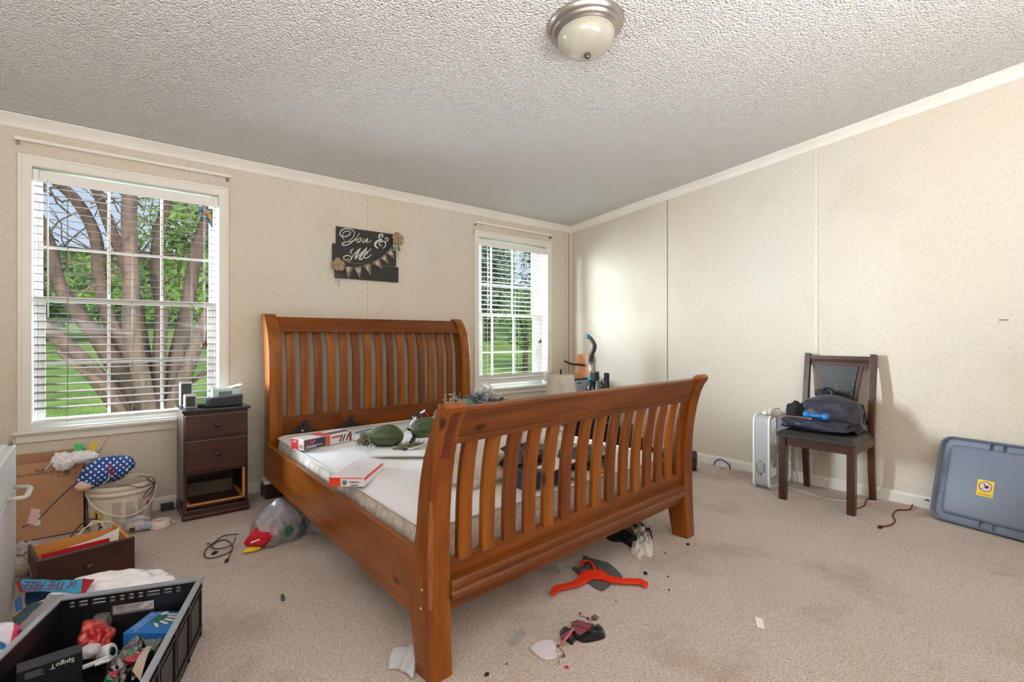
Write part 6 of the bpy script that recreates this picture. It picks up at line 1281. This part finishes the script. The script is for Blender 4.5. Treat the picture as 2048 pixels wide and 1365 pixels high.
# ------------------------------------------------------------------ things on the carpet in front of the bed
# orange hanger
zh = ZM(4.55, 960, 1060); hp_ = lambda x, y, z=.010: FP(*zh(x, y), z)
HG = thing('clothes_hanger', 'bright orange plastic clothes hanger lying on the carpet by the footboard', 'hanger', tuple(FP(*zh(1040, 420), 0)))
M_HG = mat('neon_orange_plastic', (238, 58, 22), .35)
HZ = .020
def flatpoly(b, pts, z0, z1): b.prism([tuple(FP(*zh(*p), z0)[:2]) for p in pts], z0, z1, 'z', bev=.002)
b = B(); flatpoly(b, [(640, 575), (655, 545), (700, 520), (830, 495), (890, 460), (920, 395), (985, 385), (1110, 380), (1165, 430), (1300, 460), (1460, 462), (1525, 495), (1530, 530), (1500, 528), (1450, 500), (1180, 490), (1110, 460), (1030, 455), (970, 485), (900, 520), (720, 560), (672, 600), (645, 605)], .012, .022); obj('hanger_body', b, M_HG, HG, world=True)
obj('hanger_hook', B().tube(spl([hp_(1040, 385, .017), hp_(1035, 345, .017), hp_(1015, 305, .017), hp_(975, 285, .017), hp_(935, 295, .017), hp_(925, 330, .017)], 6), .0075, 8, flat=.7), M_HG, HG, world=True)
b = B(); b.tube([hp_(675, 580, .0225), hp_(720, 548, .0225), hp_(895, 500, .0225), hp_(960, 455, .0225), hp_(1120, 430, .0225), hp_(1180, 472, .0225), hp_(1300, 482, .0225)], .0022, 5); obj('raised_rib', b, mat('deep_orange_rib', (214, 44, 14), .4), HG, world=True)
# dark grey cloth under the hanger
def cloth(name, label, cat, polys, m, seed, h=.012, par=None):
    b = B()
    for pts, hh in polys:
        P = [FP(*zh(*p), 0) for p in pts]; c = sum(P, Vector()) / len(P); nr = 12; t = bmesh.new(); rings = []
        n_ = len(P) * 5; per = spl([P[-1]] + P + [P[0], P[1]], 5)[5:5 + n_]
        for j in range(nr):
            f = 1 - j / nr; rings.append([t.verts.new(((lambda q_: (q_.x, q_.y, .002 + (0 if j == 0 else hh * (.35 + .65 * min(1, j / 3)) * max(.12, (1 + .6 * noise.noise(Vector((q_.x * 14, q_.y * 14, seed))) - 1.5 * abs(noise.noise(Vector((q_.x * 24, q_.y * 24, seed + 3)))))) )))(c.lerp(p, f)))) for p in per])
        cv = t.verts.new((c.x, c.y, .002 + hh))
        for j in range(nr - 1):
            for i in range(n_): t.faces.new((rings[j][i], rings[j][(i + 1) % n_], rings[j + 1][(i + 1) % n_], rings[j + 1][i]))
        for i in range(n_): t.faces.new((rings[-1][i], rings[-1][(i + 1) % n_], cv))
        t.faces.new(list(reversed([t.verts.new((v_.co.x, v_.co.y, .001)) for v_ in rings[0]])))
        for f in t.faces: f.smooth = True
        b.add(t)
    return obj(name, b, m, par, label=label, cat=cat) if par is None else obj(name, b, m, par, world=True)
cloth('grey_cloth', 'crumpled dark grey cloth under the orange hanger', 'cloth', [([(840, 350), (930, 340), (940, 240), (1000, 260), (1100, 285), (1190, 320), (1300, 440), (1180, 450), (1190, 500), (1120, 560), (1060, 545), (980, 490), (880, 400)], .010)], mat('dark_grey_cloth', (84, 84, 86), .9, bump=.4, bscale=90), 2)
b = B(); patch(b, [(*zh(480, 375), .01), (*zh(720, 395), .012), (*zh(715, 300), .03), (*zh(620, 300), .03)], .02, 10, 6, .003, 2); patch(b, [(*zh(722, 395), .008), (*zh(790, 330), .008), (*zh(770, 310), .03), (*zh(716, 310), .03)], .02, 6, 6, .003, 2); obj('clear_wrapper', b, filmmat('clear_tray_film', (200, 196, 190), .45), label='clear plastic packaging tray under the footboard', cat='packaging')
cloth('black_garment', 'black garment lying under the footboard beside a grey-white cloth', 'garment', [([(1150, 70), (1250, 20), (1380, 60), (1430, 130), (1380, 165), (1300, 120), (1200, 110)], .035), ([(1380, 10), (1470, 0), (1560, 60), (1560, 100), (1500, 80)], .05)], mat('black_cotton', (20, 20, 24), .95), 7)
cloth('white_cloth', 'draped grey-white cloth lying on the black garment by the right bed leg', 'cloth', [([(1300, -20), (1400, -60), (1510, -20), (1570, 130), (1560, 250), (1480, 235), (1450, 270), (1365, 200), (1430, 140), (1380, 50)], .040), ([(1400, -10), (1500, -20), (1545, 80), (1560, 200), (1500, 160), (1440, 60)], .062)], mat('grey_white_cotton', (206, 200, 194), .9, bump=.3, bscale=60), 8)
cloth('black_sock', 'black fuzzy sock lying beside the pink strap on the carpet', 'sock', [([(725, 930), (770, 910), (900, 940), (1010, 900), (1060, 875), (1110, 890), (1140, 960), (1120, 1000), (960, 1035), (870, 1010), (840, 1055), (790, 1025), (740, 985)], .020)], mat('fuzzy_black', (16, 17, 20), 1, sheen=.3), 11)
zp = lambda x, y, z: FP(*zh(x, y), z)
PK = thing('pink_strap', 'pink fabric strap draped over the black sock on the carpet', 'strap', tuple(zp(900, 900, 0)))
b = B(); patch(b, [(*zh(825, 840), .012), (*zh(900, 820), .030), (*zh(1040, 865), .042), (*zh(1000, 935), .040)], .03, 12, 6, .005, 3, th=.004); patch(b, [(*zh(825, 850), .012), (*zh(1000, 920), .042), (*zh(900, 965), .030), (*zh(860, 930), .028)], .03, 12, 6, .005, 5, th=.004); patch(b, [(*zh(735, 965), .012), (*zh(830, 900), .026), (*zh(850, 985), .030), (*zh(735, 1000), .010)], .03, 8, 6, .004, 6, th=.004); obj('fabric_panel', b, mat('dusty_pink', (186, 110, 122), .85), PK, world=True)
obj('thin_strap', B().tube(spl([zp(850, 900, .034), zp(790, 980, .03), (zp(735, 1050, .006))], 5), .005, 6, flat=.5), bpy.data.materials['dusty_pink'], PK, world=True)
b = B(); b.tube(spl([zp(905, 760, .006), zp(930, 785, .005), zp(980, 805, .005), zp(1000, 830, .005)], 4), .003, 6, flat=.5); obj('strap_end', b, bpy.data.materials['dusty_pink'], PK, world=True)
b = B(); b.tube(spl([zp(715, 1070, .004), zp(760, 1110, .004), zp(765, 1150, .004), zp(720, 1165, .004), zp(725, 1230, .004)], 5), .0016, 5); obj('thin_strap', b, mat('tan_thread', (150, 120, 100), .8), PK, world=True)
for i, (x, y) in enumerate(((912, 762), (982, 806), (712, 1057), (762, 1150))): obj('bead', B().blob(tuple(zp(x, y, .007)), (.0045, .0045, .0045), 2, .1), M_BLK, PK, world=True)
obj('fluff_ball', B().blob(tuple(zp(1045, 800, .009)), (.014, .012, .009), 3, .4, 3, ridge=.3), mat('brown_fluff', (120, 94, 70), 1), label='small brown fluff ball on the carpet above the pink strap', cat='debris')
# white heart-shaped pad
def padf(): 
    pts = [(455, 1095), (490, 1055), (555, 1025), (650, 1018), (680, 1050), (690, 1090), (683, 1110), (690, 1140), (705, 1165), (670, 1190), (600, 1195), (545, 1175), (500, 1140)]; return pts
HT_ = thing('white_heart_pad', 'white heart-shaped plastic pad lying on the carpet', 'pad', tuple(zp(590, 1110, 0)))
b = B(); b.prism([tuple(zp(*p, 0)[:2]) for p in padf()], .001, .008, 'z', bev=.003); obj('pad_plate', b, mat('pad_white', (214, 206, 212), .4), HT_, world=True)
c_ = zp(697, 1118, .005); obj('oval_hole_rim', B().tube([c_ + Vector((.009 * math.cos(a / 16 * 6.283), .018 * math.sin(a / 16 * 6.283), .004)) for a in range(16)], .0016, 5, closed=True), M_WHP, HT_, world=True)
b = B(); patch(b, [(*zh(245, 1020), .004), (*zh(300, 1060), .004), (*zh(430, 950), .006), (*zh(375, 895), .006)], .006, 14, 6, .004, 4, th=.002); obj('clear_strip', b, filmmat('frosty_film', (214, 210, 210), .7), label='crumpled clear plastic strip on the carpet left of the white pad', cat='wrapper')
# tissue by the near bed leg
b = B(); patch(b, [(774, 1340, .004), (784, 1296, .035), (826, 1290, .045), (812, 1338, .006)], .02, 14, 14, .010, 3); patch(b, [(798, 1340, .006), (822, 1288, .060), (834, 1305, .050), (826, 1362, .004)], .02, 12, 16, .012, 7); patch(b, [(812, 1335, .004), (830, 1300, .05), (838, 1310, .04), (838, 1345, .004)], .02, 8, 12, .008, 9); obj('white_tissue', b, mat('white_tissue', (236, 236, 242), .8, bump=.3, bscale=40), label='crumpled white tissue on the carpet beside the near footboard post', cat='tissue')
P = [FP(*q_, .0) for q_ in ((1509, 1236), (1525, 1240), (1530, 1261), (1514, 1257))]; obj('white_card_piece', B().prism([tuple(p[:2]) for p in P], .002, .004, 'z'), M_PAPER, label='small white paper rectangle alone on the carpet at the right', cat='paper')
for nm, lb_, (x, y), r_, m, c_ in (('red_bead', 'small red round bead on the carpet below the white pad', (1133, 1337), .007, M_RED, 'bead'), ('orange_crumb', 'small orange crumb on the carpet below the orange hanger', (1232, 1204), .006, mat('orange_crumb', (206, 120, 70), .8), 'debris'),
    ('black_cap', 'small round black cap on the carpet in front of the right bed leg', (1376, 1091), .010, M_BLK, 'disc'), ('black_clip', 'short black clip on the carpet right of the orange hanger', (1291, 1149), .009, M_BLKM, 'clip'), ('black_hook_piece', 'small black hooked plastic piece at the bottom edge of the carpet', (974, 1352), .008, M_BLK, 'debris'),
    ('dark_crumb', 'dark crumb on the carpet furthest right of the grey-white cloth', (1331, 1108), .005, M_BLKM, 'debris'), ('dark_crumb', 'dark crumb on the carpet level with the end of the hanger', (1336, 1155), .005, M_BLKM, 'debris'), ('dark_crumb', 'dark crumb on the carpet right of the hanger tip', (1338, 1182), .005, M_BLKM, 'debris'), ('dark_crumb', 'dark crumb on the carpet left of the clear strip', (1013, 1330), .004, M_BLKM, 'debris')):
    p = FP(x, y, 0); k = (1.8 if 'clip' in nm else 1); b = B(); b.blob((0, 0, r_ * .6), (r_, r_ * k, r_ * .6), 2, .25, 2, M=TR(p) @ RZ(-40)); obj(nm.replace('cap', 'disc'), b, m, label=lb_, cat=c_)
